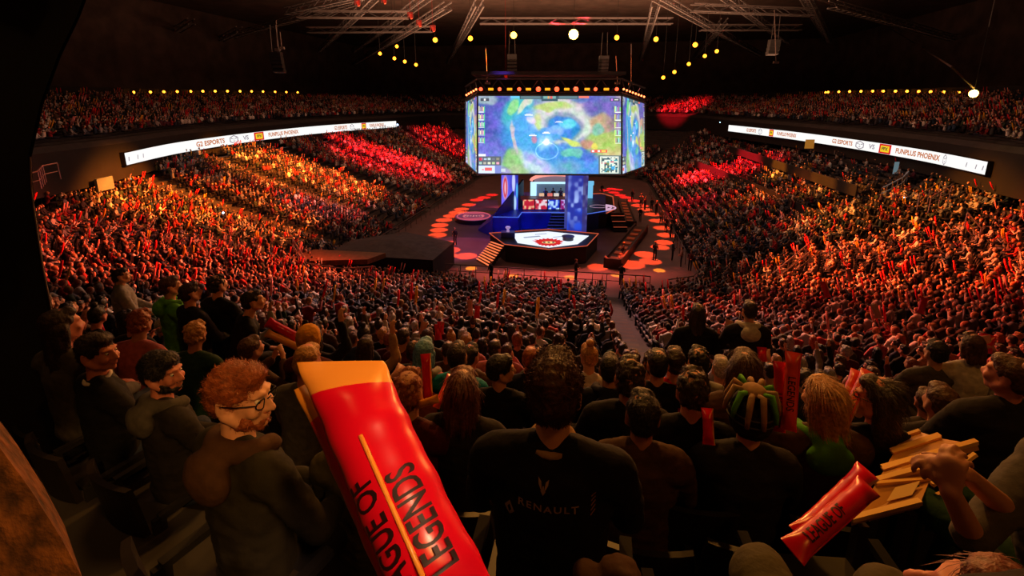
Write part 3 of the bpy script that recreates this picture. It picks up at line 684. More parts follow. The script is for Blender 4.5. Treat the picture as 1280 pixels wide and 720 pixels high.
for k, (c1, c2) in enumerate(cols):
    ny, nx = 26, 34; n1 = vnoise(ny, nx, 4, 70+k); w = (1/(1+np.exp(-(n1-.5)*16)))[..., None]; im = np.array(c1)*(1-w)+np.array(c2)*w
    x0 = -DW+k*2*DW/5+.06; x1 = x0+2*DW/5-.12
    colour_grid('picture_panel', [Vector(p) for p in ((x0, -.04, zb-ZM), (x1, -.04, zb-ZM), (x1, -.04, zt-ZM-.1), (x0, -.04, zt-ZM-.1))], nx, ny, im.clip(.01, 1), 1.0, desk)
# light frame behind the players
lf = empty('light_frame', (desk.location.x, yd+2.6, ZM)); tag(lf, 'bright white light frame behind the players on the main stage', 'light frame')
ztop = aty(690, 227.5, yd+2.6).z-ZM; zbot = aty(690, 246, yd+2.6).z-ZM; lw = (aty(729, 240, yd+2.6).x-aty(666.5, 240, yd+2.6).x)/2; lx = aty(698, 240, yd+2.6).x-desk.location.x
mb = MB(); mb.box((lx, 0, ztop-.1), (lw*2, .2, .22)); mb.box((lx-lw, 0, (ztop+zbot)/2), (.7, .2, ztop-zbot)); mb.box((lx+lw-.4, 0, (ztop+zbot)/2), (1.2, .2, ztop-zbot))
mb.build('light_tubes', mat('frame_light', (.1, .1, .1), emit=(.72, .90, 1), es=1.3), lf)
mb = MB(); mb.box((lx, .25, ztop/2), (lw*2, .2, ztop)); mb.build('back_panel', mat('panel_grey', (.5, .55, .6), .5, emit=(.45, .55, .62), es=.35), lf)
for k, x in enumerate((677, 687.5, 695.5, 707, 718.5)):
    p = aty(x, 238, yd+.55); 
    m = empty('monitor', (p.x, yd+.5, zt+.05)); tag(m, ['leftmost', 'second', 'middle', 'fourth', 'rightmost'][k]+' player monitor on the long player desk under the screen', 'monitor', 'player monitors on the desk')
    mb = MB(); mb.box((0, 0, .32), (.66, .06, .42)); mb.box((0, .05, .08), (.1, .1, .2)); mb.box((0, .05, 0.0), (.35, .3, .03)); mb.build('case', M_hous, m)
    mb = MB(); mb.box((0, -.035, .33), (.58, .01, .36)); mb.build('display', mat('monitor_img%d' % (k % 3), (.05, .05, .05), emit=[(.95, .75, .6), (.9, .45, .4), (.9, .85, .8)][k % 3], es=.9), m)
for k, x in enumerate((682, 691.5, 701, 712, 724)):
    p = aty(x, 240, yd+1.6); V_, T_, R_ = PLAYER; me = np_mesh('person', V_, T_, vert_col=np.array([[(.8, .6, .5), (.08, .06, .05), (.62, .60, .62), (.08, .08, .1), (.8, .1, .1)][q] for q in R_]), linear=True); me.materials.append(attr_mat('crowd_colours'))
    o = link('person', me); o.location = (p.x, yd+1.7, zt-.45); o.rotation_euler.z = PI; tag(o, 'player in pale shirt seated at the desk, '+['first', 'second', 'third', 'fourth', 'fifth'][k]+' from the left', 'person', 'players seated at the desk')
# arch behind
ar = empty('neon_arch', aty(695, 226, yd+6)); tag(ar, 'low red and white glowing arch behind the player desk', 'arch')
mb = MB(); P = [(3.1*math.cos(PI*k/16), 0, .8*math.sin(PI*k/16)) for k in range(17)]; mb.tube(P, .22, 6); mb.build('glow_tube', mat('arch_glow', (.1, .1, .1), emit=(1, .6, .55), es=1.2), ar)
mb = MB(); mb.add([(x, .15, z-.1) for x, y, z in P], [tuple(range(17))]); mb.build('arch_panel', mat('arch_in', (.5, .45, .5), emit=(.62, .55, .62), es=.5), ar)
mb = MB(); 
for x in (-2.8, 2.8): mb.bar((x, .2, -4.5), (x, .2, .1), .2)
mb.build('support', M_steel, ar)
# right side platform
rp = empty('side_platform', atz(750, 287, 0)); RL = rp.location.copy(); tag(rp, 'dark side platform with orange edge right of the blue pillar', 'stage')
fpr = footprint([(733, 268.5), (758, 267), (768, 262), (766, 246), (752, 242), (733, 243)], 1.7); fpr = [(x-RL.x, y-RL.y) for x, y in fpr]
mb = MB(); mb.prism(fpr, 0, 1.7); mb.build('platform', M_stage, rp)
mb = MB()
for a, b in zip(fpr[1:5], fpr[2:6]): mb.bar((*a, 1.74), (*b, 1.74), .09, .07)
mb.build('edge_light', M_edge, rp)
c = atz(748, 259.5, 1.75)-RL; mb = MB()
for r0, hgt in ((2.0, .02), (1.5, .05), (1.0, .08)): mb.tube([(c.x+r0*math.cos(2*PI*k/24), c.y+r0*.8*math.sin(2*PI*k/24), 1.75+hgt) for k in range(25)], .09, 4)
mb.build('ring_light', mat('ring_pink', (.1, .1, .1), emit=(.85, .68, .80), es=1.0), rp)
c = aty(737, 247, 60)-RL; mb = MB(); mb.box((c.x, c.y, 2.6), (.7, .4, 1.8)); mb.box((c.x, c.y, 3.8), (.9, .4, .5)); mb.build('lit_totem', mat('totem', (.1, .1, .1), emit=(.45, .75, .92), es=1.0), rp)
for k in range(7):
    mb = MB(); z = 1.6*(7-k)/7; p = atz(764, 262, 1.7)-RL
    mb.box((p.x+.4, p.y-1.2-.38*k, z/2), (1.5, .4, z)); sp = mb.build('step', M_stage, rp)
    mb = MB(); mb.box((p.x+.4, p.y-1.2-.38*k-.17, z+.02), (1.5, .05, .03)); mb.build('nosing', M_edge if k % 2 else M_steel, sp)
# left round platform and lit floor mat
c = atz(592, 272.5, .3); lp = empty('round_platform', (c.x, c.y, 0)); tag(lp, 'low round platform with a red ring badge left of the main stage', 'platform')
mb = MB(); mb.tube([(0, 0, 0), (0, 0, .5)], [2.25, 2.25], 40); mb.build('drum', M_stage, lp)
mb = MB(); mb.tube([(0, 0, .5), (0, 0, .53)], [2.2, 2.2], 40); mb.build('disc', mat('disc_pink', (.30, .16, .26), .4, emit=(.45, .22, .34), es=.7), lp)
for r0 in (1.95, 1.25):
    mb = MB(); mb.tube([(r0*math.cos(2*PI*k/40), r0*math.sin(2*PI*k/40), .56) for k in range(41)], .07 if r0 > 1.5 else .05, 4); mb.build('ring', mat('disc_ring', (.4, .1, .1), emit=(.85, .35, .42), es=.9), lp)
mb = MB(); 
for k in range(7): mb.box((-1.05+.35*k, 0, .56), (.22, .55-.12*(k % 3), .03), rz=.1*k-.3)
mb.build('badge_lettering', mat('disc_mark', (.5, .3, .3), emit=(.80, .50, .52), es=.9), lp)
fpv = footprint([(585, 262), (624, 264), (622, 250), (600, 250)], .02); mb = MB(); mb.prism(fpv, .0, .03)
o = mb.build('stage_mat', mat('mat_violet', (.36, .26, .50), .5, nscale=.5, namp=.3)); tag(o, 'pale violet floor mat between round platform and left pillar', 'mat')
# black draped tunnel roof at bottom left
fpd = [W(ULO-.6, 33.6)[:2], W(-12.2, 33.6)[:2], W(-12.0, 38.5)[:2], W(-17.5, 41)[:2], W(ULO-.6, 37.5)[:2]]
dr = empty('draped_tunnel', (*fpd[0], 0)); tag(dr, 'big black draped tunnel roof at the front left corner of the floor', 'tunnel')
q = [(p[0]-fpd[0][0], p[1]-fpd[0][1]) for p in fpd]
mb = MB(); mb.prism(q, 0, 2.0); mb.build('drape', M_black, dr)
mb = MB(); cx = sum(p[0] for p in q)/5; cy = sum(p[1] for p in q)/5
mb.add([(p[0], p[1], 2.0) for p in q]+[(cx, cy, 2.5)], [(i, (i+1) % 5, 5) for i in range(5)]); mb.build('roof_cloth', mat('roof_cloth', (.20, .18, .18), .85, nscale=2, namp=.4, bump=.4), dr)
mb = MB(); d_ = W(ULO+2, 32.8); mb.prism([W(ULO-1.5, 33.4)[:2], W(ULO+4.5, 33.5)[:2], W(ULO+3.8, 31.8)[:2], W(ULO-3, 30)[:2]], 2.0, 2.4)
o = mb.build('wooden_landing', mat('landing_wood', (.40, .26, .14), .6, nscale=4, namp=.3)); tag(o, 'brown wooden landing beside the black draped tunnel', 'platform')

# long equipment troughs
def trough(pA, pB, w_, h, label, z=0):
    a = atz(*pA, 0); b = atz(*pB, 0); root = empty('long_trough', a); d = (b-a); n = Vector((-d.y, d.x, 0)).normalized()*w_/2; tag(root, label, 'trough')
    mb = MB()
    def slab(o0, o1, z0, z1): mb.hull8([n*o0+Vector((0, 0, z0)), n*o1+Vector((0, 0, z0)), d+n*o1+Vector((0, 0, z0)), d+n*o0+Vector((0, 0, z0)), n*o0+Vector((0, 0, z1)), n*o1+Vector((0, 0, z1)), d+n*o1+Vector((0, 0, z1)), d+n*o0+Vector((0, 0, z1))])
    slab(-1, -.8, 0, h); slab(.8, 1, 0, h); slab(-1, 1, 0, h*.7)
    e_ = d.normalized()*.15
    mb.hull8([-n, n, n+e_, -n+e_, -n+Vector((0, 0, h)), n+Vector((0, 0, h)), n+e_+Vector((0, 0, h)), -n+e_+Vector((0, 0, h))])
    mb.build('shell', mat('trough_brown', (.24, .16, .14), .6, nscale=2), root)
    mb = MB()
    for k in range(7): 
        f = .06+.13*k; c_ = d*f; mb.box(c_+Vector((0, 0, h*.75)), (w_*.5, d.length*.06, h*.15), rz=math.atan2(d.y, d.x)-PI/2)
    mb.build('contents', mat('trough_inside', (.75, .38, .22), .6), root)
trough((765, 336), (801, 290), 1.5, .9, 'long brown trough on the floor right of the podium, nearer one')
trough((788, 284), (778, 255), 1.3, .7, 'long brown trough on the floor behind the nearer trough')
# crowd barriers (front rail)
def rail(pts, h, label, name='crowd_barrier', bars=True, z0=None, sp=1.2, r=.03, group=None, mats=None):
    P = [Vector(p) for p in pts]; root = empty(name, P[0]); O = P[0]; tag(root, label, 'railing', group)
    mb = MB(); mb.tube([p-O+Vector((0, 0, h)) for p in P], r*1.5, 6); mb.build('top_rail', mats or M_rail, root); MB().tube([p-O+Vector((0, 0, h*.5)) for p in P], r, 5).build('middle_rail', mats or M_rail, root)
    for i, (a, b) in enumerate(zip(P, P[1:])):
        n = max(1, round((b-a).length/sp))
        for k in range(0 if i == 0 else 1, n+1): p = a.lerp(b, k/n)-O; MB().bar(p, p+Vector((0, 0, h)), r*1.6).build('post', mats or M_rail, root)
    return root
M_railk = mat('rail_dark', (.35, .30, .28), .5, .5)
rail([W(u, 35.4) for u in (-11.8, -8, -4, 0, 4.3)], 1.1, 'low dark steel crowd barrier in front of the centre podium', mats=M_railk)
rail([W(5.5, 34.9), W(7.5, 36), W(8.6, 38.2), W(8.6, 41)], 1.1, 'dark steel crowd barrier curving round the front right corner', mats=M_railk)
rail([W(ULO+.1, v) for v in (41, 48, 56, 64, 72, 78)], 1.2, 'long dark rail along the left edge of the floor', mats=M_railk, sp=1.6)
rail([W(UHI-.05, v) for v in (42, 50, 58, 66, 74)], 1.2, 'long dark rail along the right edge of the floor', mats=M_railk, sp=1.6)

# ================================================================ LIGHTS
def spot(name, loc, tgt, power, col, size, blend=.5, r=.3, label=None):
    l = bpy.data.lights.new(name, 'SPOT'); l.energy = power; l.color = lin(col); l.spot_size = size; l.spot_blend = blend; l.shadow_soft_size = r
    o = link(name, l); o.location = loc; o.rotation_euler = (Vector(tgt)-Vector(loc)).to_track_quat('-Z', 'Y').to_euler(); return o
def area(name, loc, tgt, power, col, sx, sy):
    l = bpy.data.lights.new(name, 'AREA'); l.shape = 'RECTANGLE'; l.size = sx; l.size_y = sy; l.energy = power; l.color = lin(col)
    o = link(name, l); o.location = loc; o.rotation_euler = (Vector(tgt)-Vector(loc)).to_track_quat('-Z', 'Y').to_euler(); return o
RED = (1, .10, .16); ORG = (1, .45, .15); AMB = (1, .54, .14); PNK = (1, .45, .42)
# floor pools of light
pools = [(562.8, 312.5, 1.0), (583, 320, 1.0), (559.7, 319.5, .9), (541, 301.5, 1), (558, 304.5, 1), (547, 293.8, 1), (548.7, 287.5, 1), (550, 281.5, 1), (555, 275, 1), (564, 270, 1), (570.6, 265.6, 1), (577, 261.5, 1), (586, 256, 1), (596, 250, 1), (605, 247, 1), (615, 243.5, .9), (580, 266, .8),
         (747, 334, .9), (789, 330.6, 1.2), (812.8, 326.5, 1), (825, 309, .9), (806.5, 318, 1), (830, 303, .9), (767.5, 240.6, .9), (775, 244, .9), (783, 247, 1), (792, 251, 1), (800, 257, 1.2), (806, 262, 1), (815, 268, 1), (822, 276, 1), (828, 285, 1), (833, 294, 1), (756, 238, .8), (764, 236, .8), (772, 237, .8)]
small = [(589, 335.5), (641, 344.8), (824, 338), (531.6, 311), (713, 346.9), (771, 344)]
for k, (x, y, r) in enumerate(pools):
    p = atz(x, y, 0); far = max(0, min(1, (262-y)/20)); col = lerp3((1, .34, .16), (1, .07, .10), far)
    spot('pool_spot', (p.x+.6, p.y+1, 25), p, 260000, col, 2*math.atan(r*1.02/25), .15, .06)
for x, y in small:
    p = atz(x, y, 0); spot('pool_spot', (p.x, p.y, 25), p, 300000, (1, .62, .15), 2*math.atan(.5/25), .15, .05)
# audience washes, hung from the roof grid over the stage
RIG = W(-6.5, 58, 24)
def wash(px, py, z, deg, power, col, rig=None, blend=.6):
    spot('audience_spot', rig or RIG, atz(px, py, z), power, col, R(deg), blend, .5)
rigL = W(-6, 66, 25); rigR = W(-8, 62, 25); rigN = W(-6, 46, 25)
K = 7.5
wash(500, 205, 4, 27, 90000*K, RED, W(-2, 76, 26))
wash(455, 195, 5, 18, 50000*K, RED, W(-2, 70, 26))
wash(550, 180, 5, 16, 50000*K, RED, W(0, 66, 26))
wash(380, 230, 4, 26, 60000*K, ORG, W(-4, 60, 26)); wash(300, 220, 5, 16, 32000*K, AMB, W(-4, 56, 26)); wash(420, 255, 3, 16, 22000*K, PNK, W(-4, 60, 26))
wash(270, 270, 4, 26, 40000*K, ORG, W(-4, 46, 26)); wash(190, 258, 5, 18, 26000*K, AMB, W(-4, 44, 26))
wash(150, 330, 5, 40, 18000*K, (1, .38, .22), W(-4, 44, 26)); wash(300, 350, 4, 34, 9000*K, (1, .34, .20), W(-4, 44, 26))
wash(900, 212, 4, 22, 90000*K, RED, W(-10, 70, 26)); wash(850, 240, 3, 14, 30000*K, (1, .14, .2), W(-10, 66, 26)); spot('audience_spot', W(-10, 70, 26), aty(852, 136, 112), 700000, RED, R(11), .5, .5)
wash(960, 240, 4, 16, 16000*K, ORG, W(-8, 60, 26)); wash(980, 218, 5, 8, 40000*K, AMB, W(-8, 60, 26)); wash(1050, 240, 5, 9, 24000*K, AMB, W(-8, 60, 26)); wash(915, 280, 3, 20, 60000, PNK, W(-8, 58, 26))
wash(1120, 270, 5, 22, 20000*K, AMB, W(-8, 46, 26)); wash(1130, 320, 5, 30, 20000*K, ORG, W(-8, 44, 26)); wash(1220, 310, 6, 34, 21000*K, (1, .32, .18), W(-8, 44, 26)); wash(1120, 390, 6, 34, 8500*K, (1, .34, .2), W(-8, 44, 26))
wash(640, 378, 5, 46, 7000*K, (1, .68, .62), W(-6, 44, 26)); wash(860, 230, 0, 12, 20000, RED, W(-10, 60, 26))
wash(670, 276, 0, 13, 220000, (.30, .36, 1), W(-6, 38, 22)); wash(600, 262, 0, 9, 50000, (.5, .3, 1), W(-6, 40, 26)); wash(690, 290, 0, 62, 230000, (1, .38, .30), W(-6, 54, 28)); wash(575, 310, 0, 20, 60000, (.75, .35, .6), W(-6, 42, 26))
# foreground: first spot at the visible amber lamp, the rest have no fixture
big = aty(717, 43, 62); bg2 = aty(1217, 117, 36)
spot('house_spot', big+Vector((0, -.6, -.3)), (0, 2, 12.5), 48000, (1, .66, .30), R(34), .8, .3)
spot('house_spot', aty(1000, 60, 30), (0, 1.5, 12.5), 8000, (1, .60, .28), R(60), .8, .6)
spot('house_spot', (-9, 3, 27), (0, 3, 12), 350, (1, .72, .42), R(50), .8, .5)  # added weak top fill from the left
spot('house_spot', (8, -6, 27), (2, 3, 12), 900, (1, .62, .22), R(45), .8, .5)  # added top fill from behind right, also lifts the jersey print
spot('house_spot', (3, -3, 19), at(480, 600, .5), 1200, (1, .75, .6), R(3.6), .6, .1)  # narrow spot added behind the viewpoint to brighten the big clapper
spot('house_spot', (4.5, 6, 24), at(1128, 596, 2.1), 1000, (1, .66, .22), R(3.4), .6, .1)  # narrow spot added to brighten the plywood boards
spot('house_spot', (2, -3, 17), at(30, 660, .8), 700, (1, .7, .35), R(12), .6, .1)  # added behind the viewpoint to light the rough pillar's near face
for x_, col_ in ((1.5, (.25, .34, 1)), (4.5, (.28, .34, 1)), (-2.5, (.5, .3, 1))): spot('stage_spot', (x_, 45.4, 6.1), (x_, 51.2, .9), 1100, col_, R(75), .8, .2)  # unseen blue and violet spots added below the screen to tint the stage front
spot('house_spot', (1.5, 11, 23), (.7, 2.6, 12.4), 3000, (1, .66, .28), R(36), .9, .25)  # added high in front for amber rims on heads and shoulders
wash(500, 262, 2, 13, 11000*K, PNK, W(-4, 62, 26)); wash(440, 290, 2, 13, 8000*K, PNK, W(-4, 56, 26))
# unseen area lights added for a faint glow on hall, roof and tiers
area('roof_glow', W(-6, 60, 28), W(-6, 60, 0), 8000, (1, .70, .55), 50, 60)
area('roof_uplight', W(-6, 60, 19), W(-6, 60, 28), 26000, (1, .70, .52), 60, 60)
area('tier_glow', W(-14, 60, 18), W(-60, 60, 13), 500, (1, .62, .48), 30, 2); area('tier_glow', W(0, 60, 18), W(50, 60, 13), 500, (1, .62, .48), 30, 2)
wd = bpy.data.worlds.new('world'); S.world = wd; wd.use_nodes = True
wd.node_tree.nodes['Background'].inputs['Color'].default_value = (.010, .006, .004, 1); wd.node_tree.nodes['Background'].inputs['Strength'].default_value = .3

# ================================================================ ROOF STEEL AND LAMPS
M_truss = mat('truss_grey', (.42, .40, .39), .5, .2)
def catwalk(a, b, w_, h, label, mats=None, step=1.6):
    root = empty('roof_catwalk', a); tag(root, label, 'truss'); d = b-a; n = d.cross(Vector((0, 0, 1))).normalized()*w_/2; up = Vector((0, 0, h)); mb = MB()
    for s_ in (-1, 1):
        for u_ in (0, 1): mb.bar(n*s_+up*u_, d+n*s_+up*u_, .13)
    mb.build('chords', mats or M_rail, root); mb = MB(); k_ = max(2, int(d.length/step))
    for k in range(k_):
        p = d*(k/k_); q = d*((k+1)/k_)
        for s_ in (-1, 1): mb.bar(p+n*s_+(up if k % 2 else up*0), q+n*s_+(up*0 if k % 2 else up), .06)
        mb.bar(p-n, p+n, .06)
    mb.build('lacing', mats or M_steel, root)
cw = [((560, 12), (420, 95), 'faint roof truss sloping down to the cluster of amber lamps'), ((330, 100), (560, 92), 'faint level truss behind the left ceiling'), ((600, 30), (840, 30), 'faint level truss behind the brightest lamp'), ((850, 95), (905, 30), 'faint truss carrying the slanted amber lamps'), ((240, 30), (120, 100), 'faint truss at the far upper left'), ((1040, 10), (1280, 75), 'faint long truss at the upper right'), ((600, 8), (560, 80), 'faint truss left above the screen'), ((820, 8), (800, 80), 'faint truss right above the screen'), ((400, 65), (468, 0), 'left roof truss running up beside the red lamps'), ((442, 66), (540, -4), 'second roof truss on the left, nearer the middle'), ((372, 22), (510, 23), 'pale level roof beam crossing the left trusses'),
      ((385, 41), (540, 40), 'lower level roof beam crossing the left trusses'), ((360, 18), (470, -6), 'upper left slanted roof beam'),
      ((905, -2), (985, 55), 'right roof truss with pale chords'), ((1005, -2), (1036, 54), 'outer right roof truss near the top'), ((865, 14), (1015, 20), 'pale level roof beam crossing the right trusses'),
      ((875, 38), (1000, 38), 'lower level roof beam crossing the right trusses'), ((820, 0), (950, 70), 'inner right roof truss descending toward the screen'), ((200, 90), (300, 40), 'dim far left roof truss'), ((290, 48), (445, 5), 'dim left roof truss above the chain hoists')]
for k, (a, b, lab) in enumerate(cw): catwalk(atz(*a, 24.2+.35*(k % 5)), atz(*b, 24.2+.35*(k % 5)), .9, .8, lab)
# long arched roof cable on the right
P = [atz(x, y, 25) for x, y in ((1010, -5), (1060, 12), (1110, 34), (1150, 58))]+[aty(1190, 84, 36), aty(1217, 110, 36)]
mb = MB(); mb.tube(P, .07, 5); o = mb.build('roof_cable', M_railk); tag(o, 'long arched cable under the roof leading to the bright right lamp', 'cable')
P = [aty(740+45*k, 60+3*abs(k-3), 80) for k in range(3)]
for i, (x, y0, y1) in enumerate(((789, 55, 105), (345, 25, 62), (350, 40, 60), (968, 12, 78), (607, 60, 104), (770, 70, 104))):
    a = aty(x, y0, 58); b = aty(x+(2 if i else 0), y1, 58); mb = MB(); mb.tube([a, b], .05, 5); mb.box(b, (.6, .3, .25)); o = mb.build('hoist_chain', M_railk)
    tag(o, ['hoist chain hanging right above the screen', 'hoist chain with yellow hook at upper left', 'short hoist chain beside the upper left speakers', 'hoist chain hanging below the right roof trusses', 'hoist chain above the left end of the screen', 'hoist chain above the right end of the screen'][i], 'chain')
# roof sling poly: dark speaker clusters
def cluster(px, py, y, n, label, w_=1.2, col=None):
    p = aty(px, py, y); root = empty('speaker_array', p); tag(root, label, 'loudspeaker')
    for k in range(n):
        mb = MB(); mb.box((0, .05*k*k*.5, -.42*k), (w_, .7, .4), M=Matrix.Rotation(-.06*k, 3, 'X')); mb.build('speaker_box', M_hous, root)
    mb = MB(); mb.tube([(-.4, 0, .2), (-.3, 0, 3)], .03, 4); mb.tube([(.4, 0, .2), (.3, 0, 3)], .03, 4); mb.build('hanging_wire', M_steel, root)
cluster(345, 68, 55, 5, 'dark hanging speaker array at the upper left under the roof'); cluster(640, 70, 64, 5, 'dark speaker array above the left half of the screen'); cluster(755, 72, 64, 5, 'dark speaker array above the right half of the screen')
cluster(968, 52, 60, 4, 'dark speaker array below the right roof trusses')
def bulb(px, py, y, r, es, name='amber_lamp', col=(1, .55, .10), label='small amber lamp glowing under the arena roof', group='small amber lamps under the roof', z=None):
    p = aty(px, py, y); return lamp(name, p, r, col, es, label, group, hang=30)
lamp('house_lamp', big, .55, (1, .80, .30), 60, 'brightest amber lamp hanging above the middle of the screen', None, hang=30)
lamp('house_lamp', bg2, .26, (1, .80, .32), 60, 'bright amber lamp glaring at the far right above the ribbon board', None, hang=30)
lamp('warm_lamp', aty(642, 44, 62), .38, (1, .60, .16), 25, 'medium bright orange lamp left of the brightest lamp above the screen', None, hang=30)
for x, y in ((588, 48), (544, 50), (771, 47), (820, 49), (869, 56)): bulb(x, y, 66, .30, 8, 'amber_lamp', label='amber lamp in the row level with the brightest lamp', group='amber lamps in the top row')
for x, y in ((896, 64), (881, 70), (861, 80), (843, 90), (829, 97)): bulb(x, y, 70, .24, 6, label='small amber lamp on the slanted line right of the screen top', group='slanted amber lamps at right')
for x, y in ((496, 58), (475, 67), (493, 73), (506, 77), (520, 81)): bulb(x, y, 70, .22, 6, label='small amber lamp in the scattered cluster left of the screen top', group='scattered amber lamps at left')
def backline(i0, i1, x0, x1, n, group, label):
    # lamps on the back wall of the upper tier at equal pixel spacing
    pts = []
    for i in range(len(edge)):
        p = edge[i]+outn(i, edge)*(UPR[-1][0]+.3); w_ = W(p.x, p.y, 0)
        pts.append(w_)
    for k in range(n):
        px = x0+(x1-x0)*(k/(n-1))**(.9)
        best = None
        for a, b in zip(pts[i0:i1], pts[i0+1:i1+1]):
            for f in np.linspace(0, 1, 12):
                q = a.lerp(b, float(f)); e_ = abs(proj((q.x, q.y, 15.5))[0]-px)
                if best is None or e_ < best[0]: best = (e_, q)
        q = best[1]; q2 = Vector((q.x, q.y, aty(px, 115.5-1.5*math.sin(PI*k/(n-1)), q.y).z)); d = (Vector((0, 0, q2.z))-q2).normalized()
        lamp('tier_lamp', q2+d*.4, .15+.04*(1-abs(k/(n-1)-.5)), (1, .55, .12), 9, label, group)
backline(0, 40, 167, 372, 14, 'amber lamps along the left upper tier', 'tiny amber lamp in the line along the back of the left upper tier')
backline(len(edge)-42, len(edge)-1, 1200, 1022, 13, 'amber lamps along the right upper tier', 'tiny amber lamp in the line along the back of the right upper tier')
for i, (x, y) in enumerate(((447, 4), (480, 1), (513, 20), (524, 30), (541, 36), (632, 96))):
    p = aty(x, y, 50); d = (EYEV-p).normalized(); M = d.to_track_quat('Z', 'Y').to_matrix(); root = empty('red_moving_light', p)
    tag(root, 'red lit moving head lamp among the left roof trusses' if i < 5 else 'red lit moving head lamp above the screen left end', 'lamp', 'red moving lamps among the left trusses' if i < 5 else None)
    mb = MB(); mb.box((0, 0, .27), (.5, .3, .12)); mb.box((-.22, 0, .05), (.06, .2, .4)); mb.box((.22, 0, .05), (.06, .2, .4)); mb.bar((0, 0, .3), (0, 0, 30-p.z), .03); mb.build('yoke', mat('yoke_red', (.5, .08, .06), .5), root)
    mb = MB(); mb.tube([(.1, 0, -.25), (0, 0, .16)], [.12, .17], 10); mb.build('head', mat('head_red', (.5, .10, .06), .5, emit=(.8, .12, .05), es=.5), root)
    mb = MB(); mb.tube([(.105, 0, -.26), (.102, 0, -.25)], [.10, .10], 10); mb.build('lens', mat('head_lens', (.5, .1, .06), .5, emit=(1, .3, .1), es=3), root)
# ================================================================ THE CROWD
KINDS = ['lap', 'clap', 'up', 'sticks', 'one', 'stick1']
TPL = {(k, l): template(k, l) for k in KINDS+['stand'] for l in (0, 1, 2)}
SKIN = np.array([(.86, .66, .54), (.80, .60, .48), (.72, .52, .40), (.55, .38, .28), (.90, .72, .62)])
HAIR = np.array([(.10, .07, .05), (.14, .10, .07), (.24, .15, .09), (.36, .24, .13), (.52, .38, .20), (.10, .08, .08), (.55, .30, .16), (.45, .43, .42)])
TOPS = np.array([(.07, .07, .08), (.10, .10, .12), (.16, .16, .18), (.22, .22, .25), (.12, .14, .22), (.42, .10, .10), (.70, .68, .66), (.55, .54, .54), (.10, .20, .30), (.34, .26, .20), (.20, .26, .20), (.85, .83, .80), (.62, .16, .16), (.30, .12, .20), (.40, .42, .46)])
TROU = np.array([(.10, .11, .16), (.08, .08, .09), (.18, .20, .28), (.22, .20, .18)])
CLAP = np.array([(.90, .12, .16), (.95, .70, .15), (.90, .12, .16), (.95, .60, .58)])
def ring_seats(s, spacing=.56):
    out = []; r = RC+s; lens = [UHI-ULO-2*RC, r*PI/2, VHI-VLO-2*RC, r*PI/2, UHI-ULO-2*RC, r*PI/2, VHI-VLO-2*RC, r*PI/2]
    for i, L in enumerate(lens):
        n = int(L/spacing)
        for k in range(n): out.append((i+(k+.5)/n))
    return out
AISL = [.955, 1.25, 1.62, 1.95, 2.2, 2.45, 2.7, 2.95, 3.3, 3.6, 4.5, 5.4, 5.7, 6.05, 6.3, 6.55, 6.8, 7.05, 7.35, 7.75, .05, .42]
def in_aisle(q, s):
    r = RC+s
    for a in AISL:
        i = int(a); L = (r*PI/2) if i % 2 else (UHI-ULO-2*RC if i in (0, 4) else VHI-VLO-2*RC)
        if int(q) == i and abs(q-a)*L < (1.5 if 6.2 < a < 7.1 else 1.0 if 2 < a < 7 else .62 if a == .955 else .84): return True
    return False
seats = []      # x y z facing, s, q, occupied
focus = W(-5, 52)
for k, s in enumerate(ROWS):
    for q in ring_seats(s):
        if s > smax(q): continue
        if in_aisle(q, s): continue
        u, v = ringpt(s, q); p = W(u, v, hs(s)); px, py, t = proj(p+Vector((0, 0, 1)))
        if t < .5 or px < -70 or px > 1350 or py > 800: continue
        if 3.55 < q < 5.45 and s > 14: continue
        occ = .94
        if 2.15 < q < 3.2 and s > 10.5: occ = .42                    # emptier blocks on the right
        if q > 1.6 and q < 2.15 and s > 12: occ = .7
        if 3.4 < q < 5.6: occ = .55
        if s < 2.5 and (q < 1 or q > 7.5): occ = .8
        seats.append((p, (focus-p).to_2d(), s, q, rng.random() < occ, k, t, px, py))
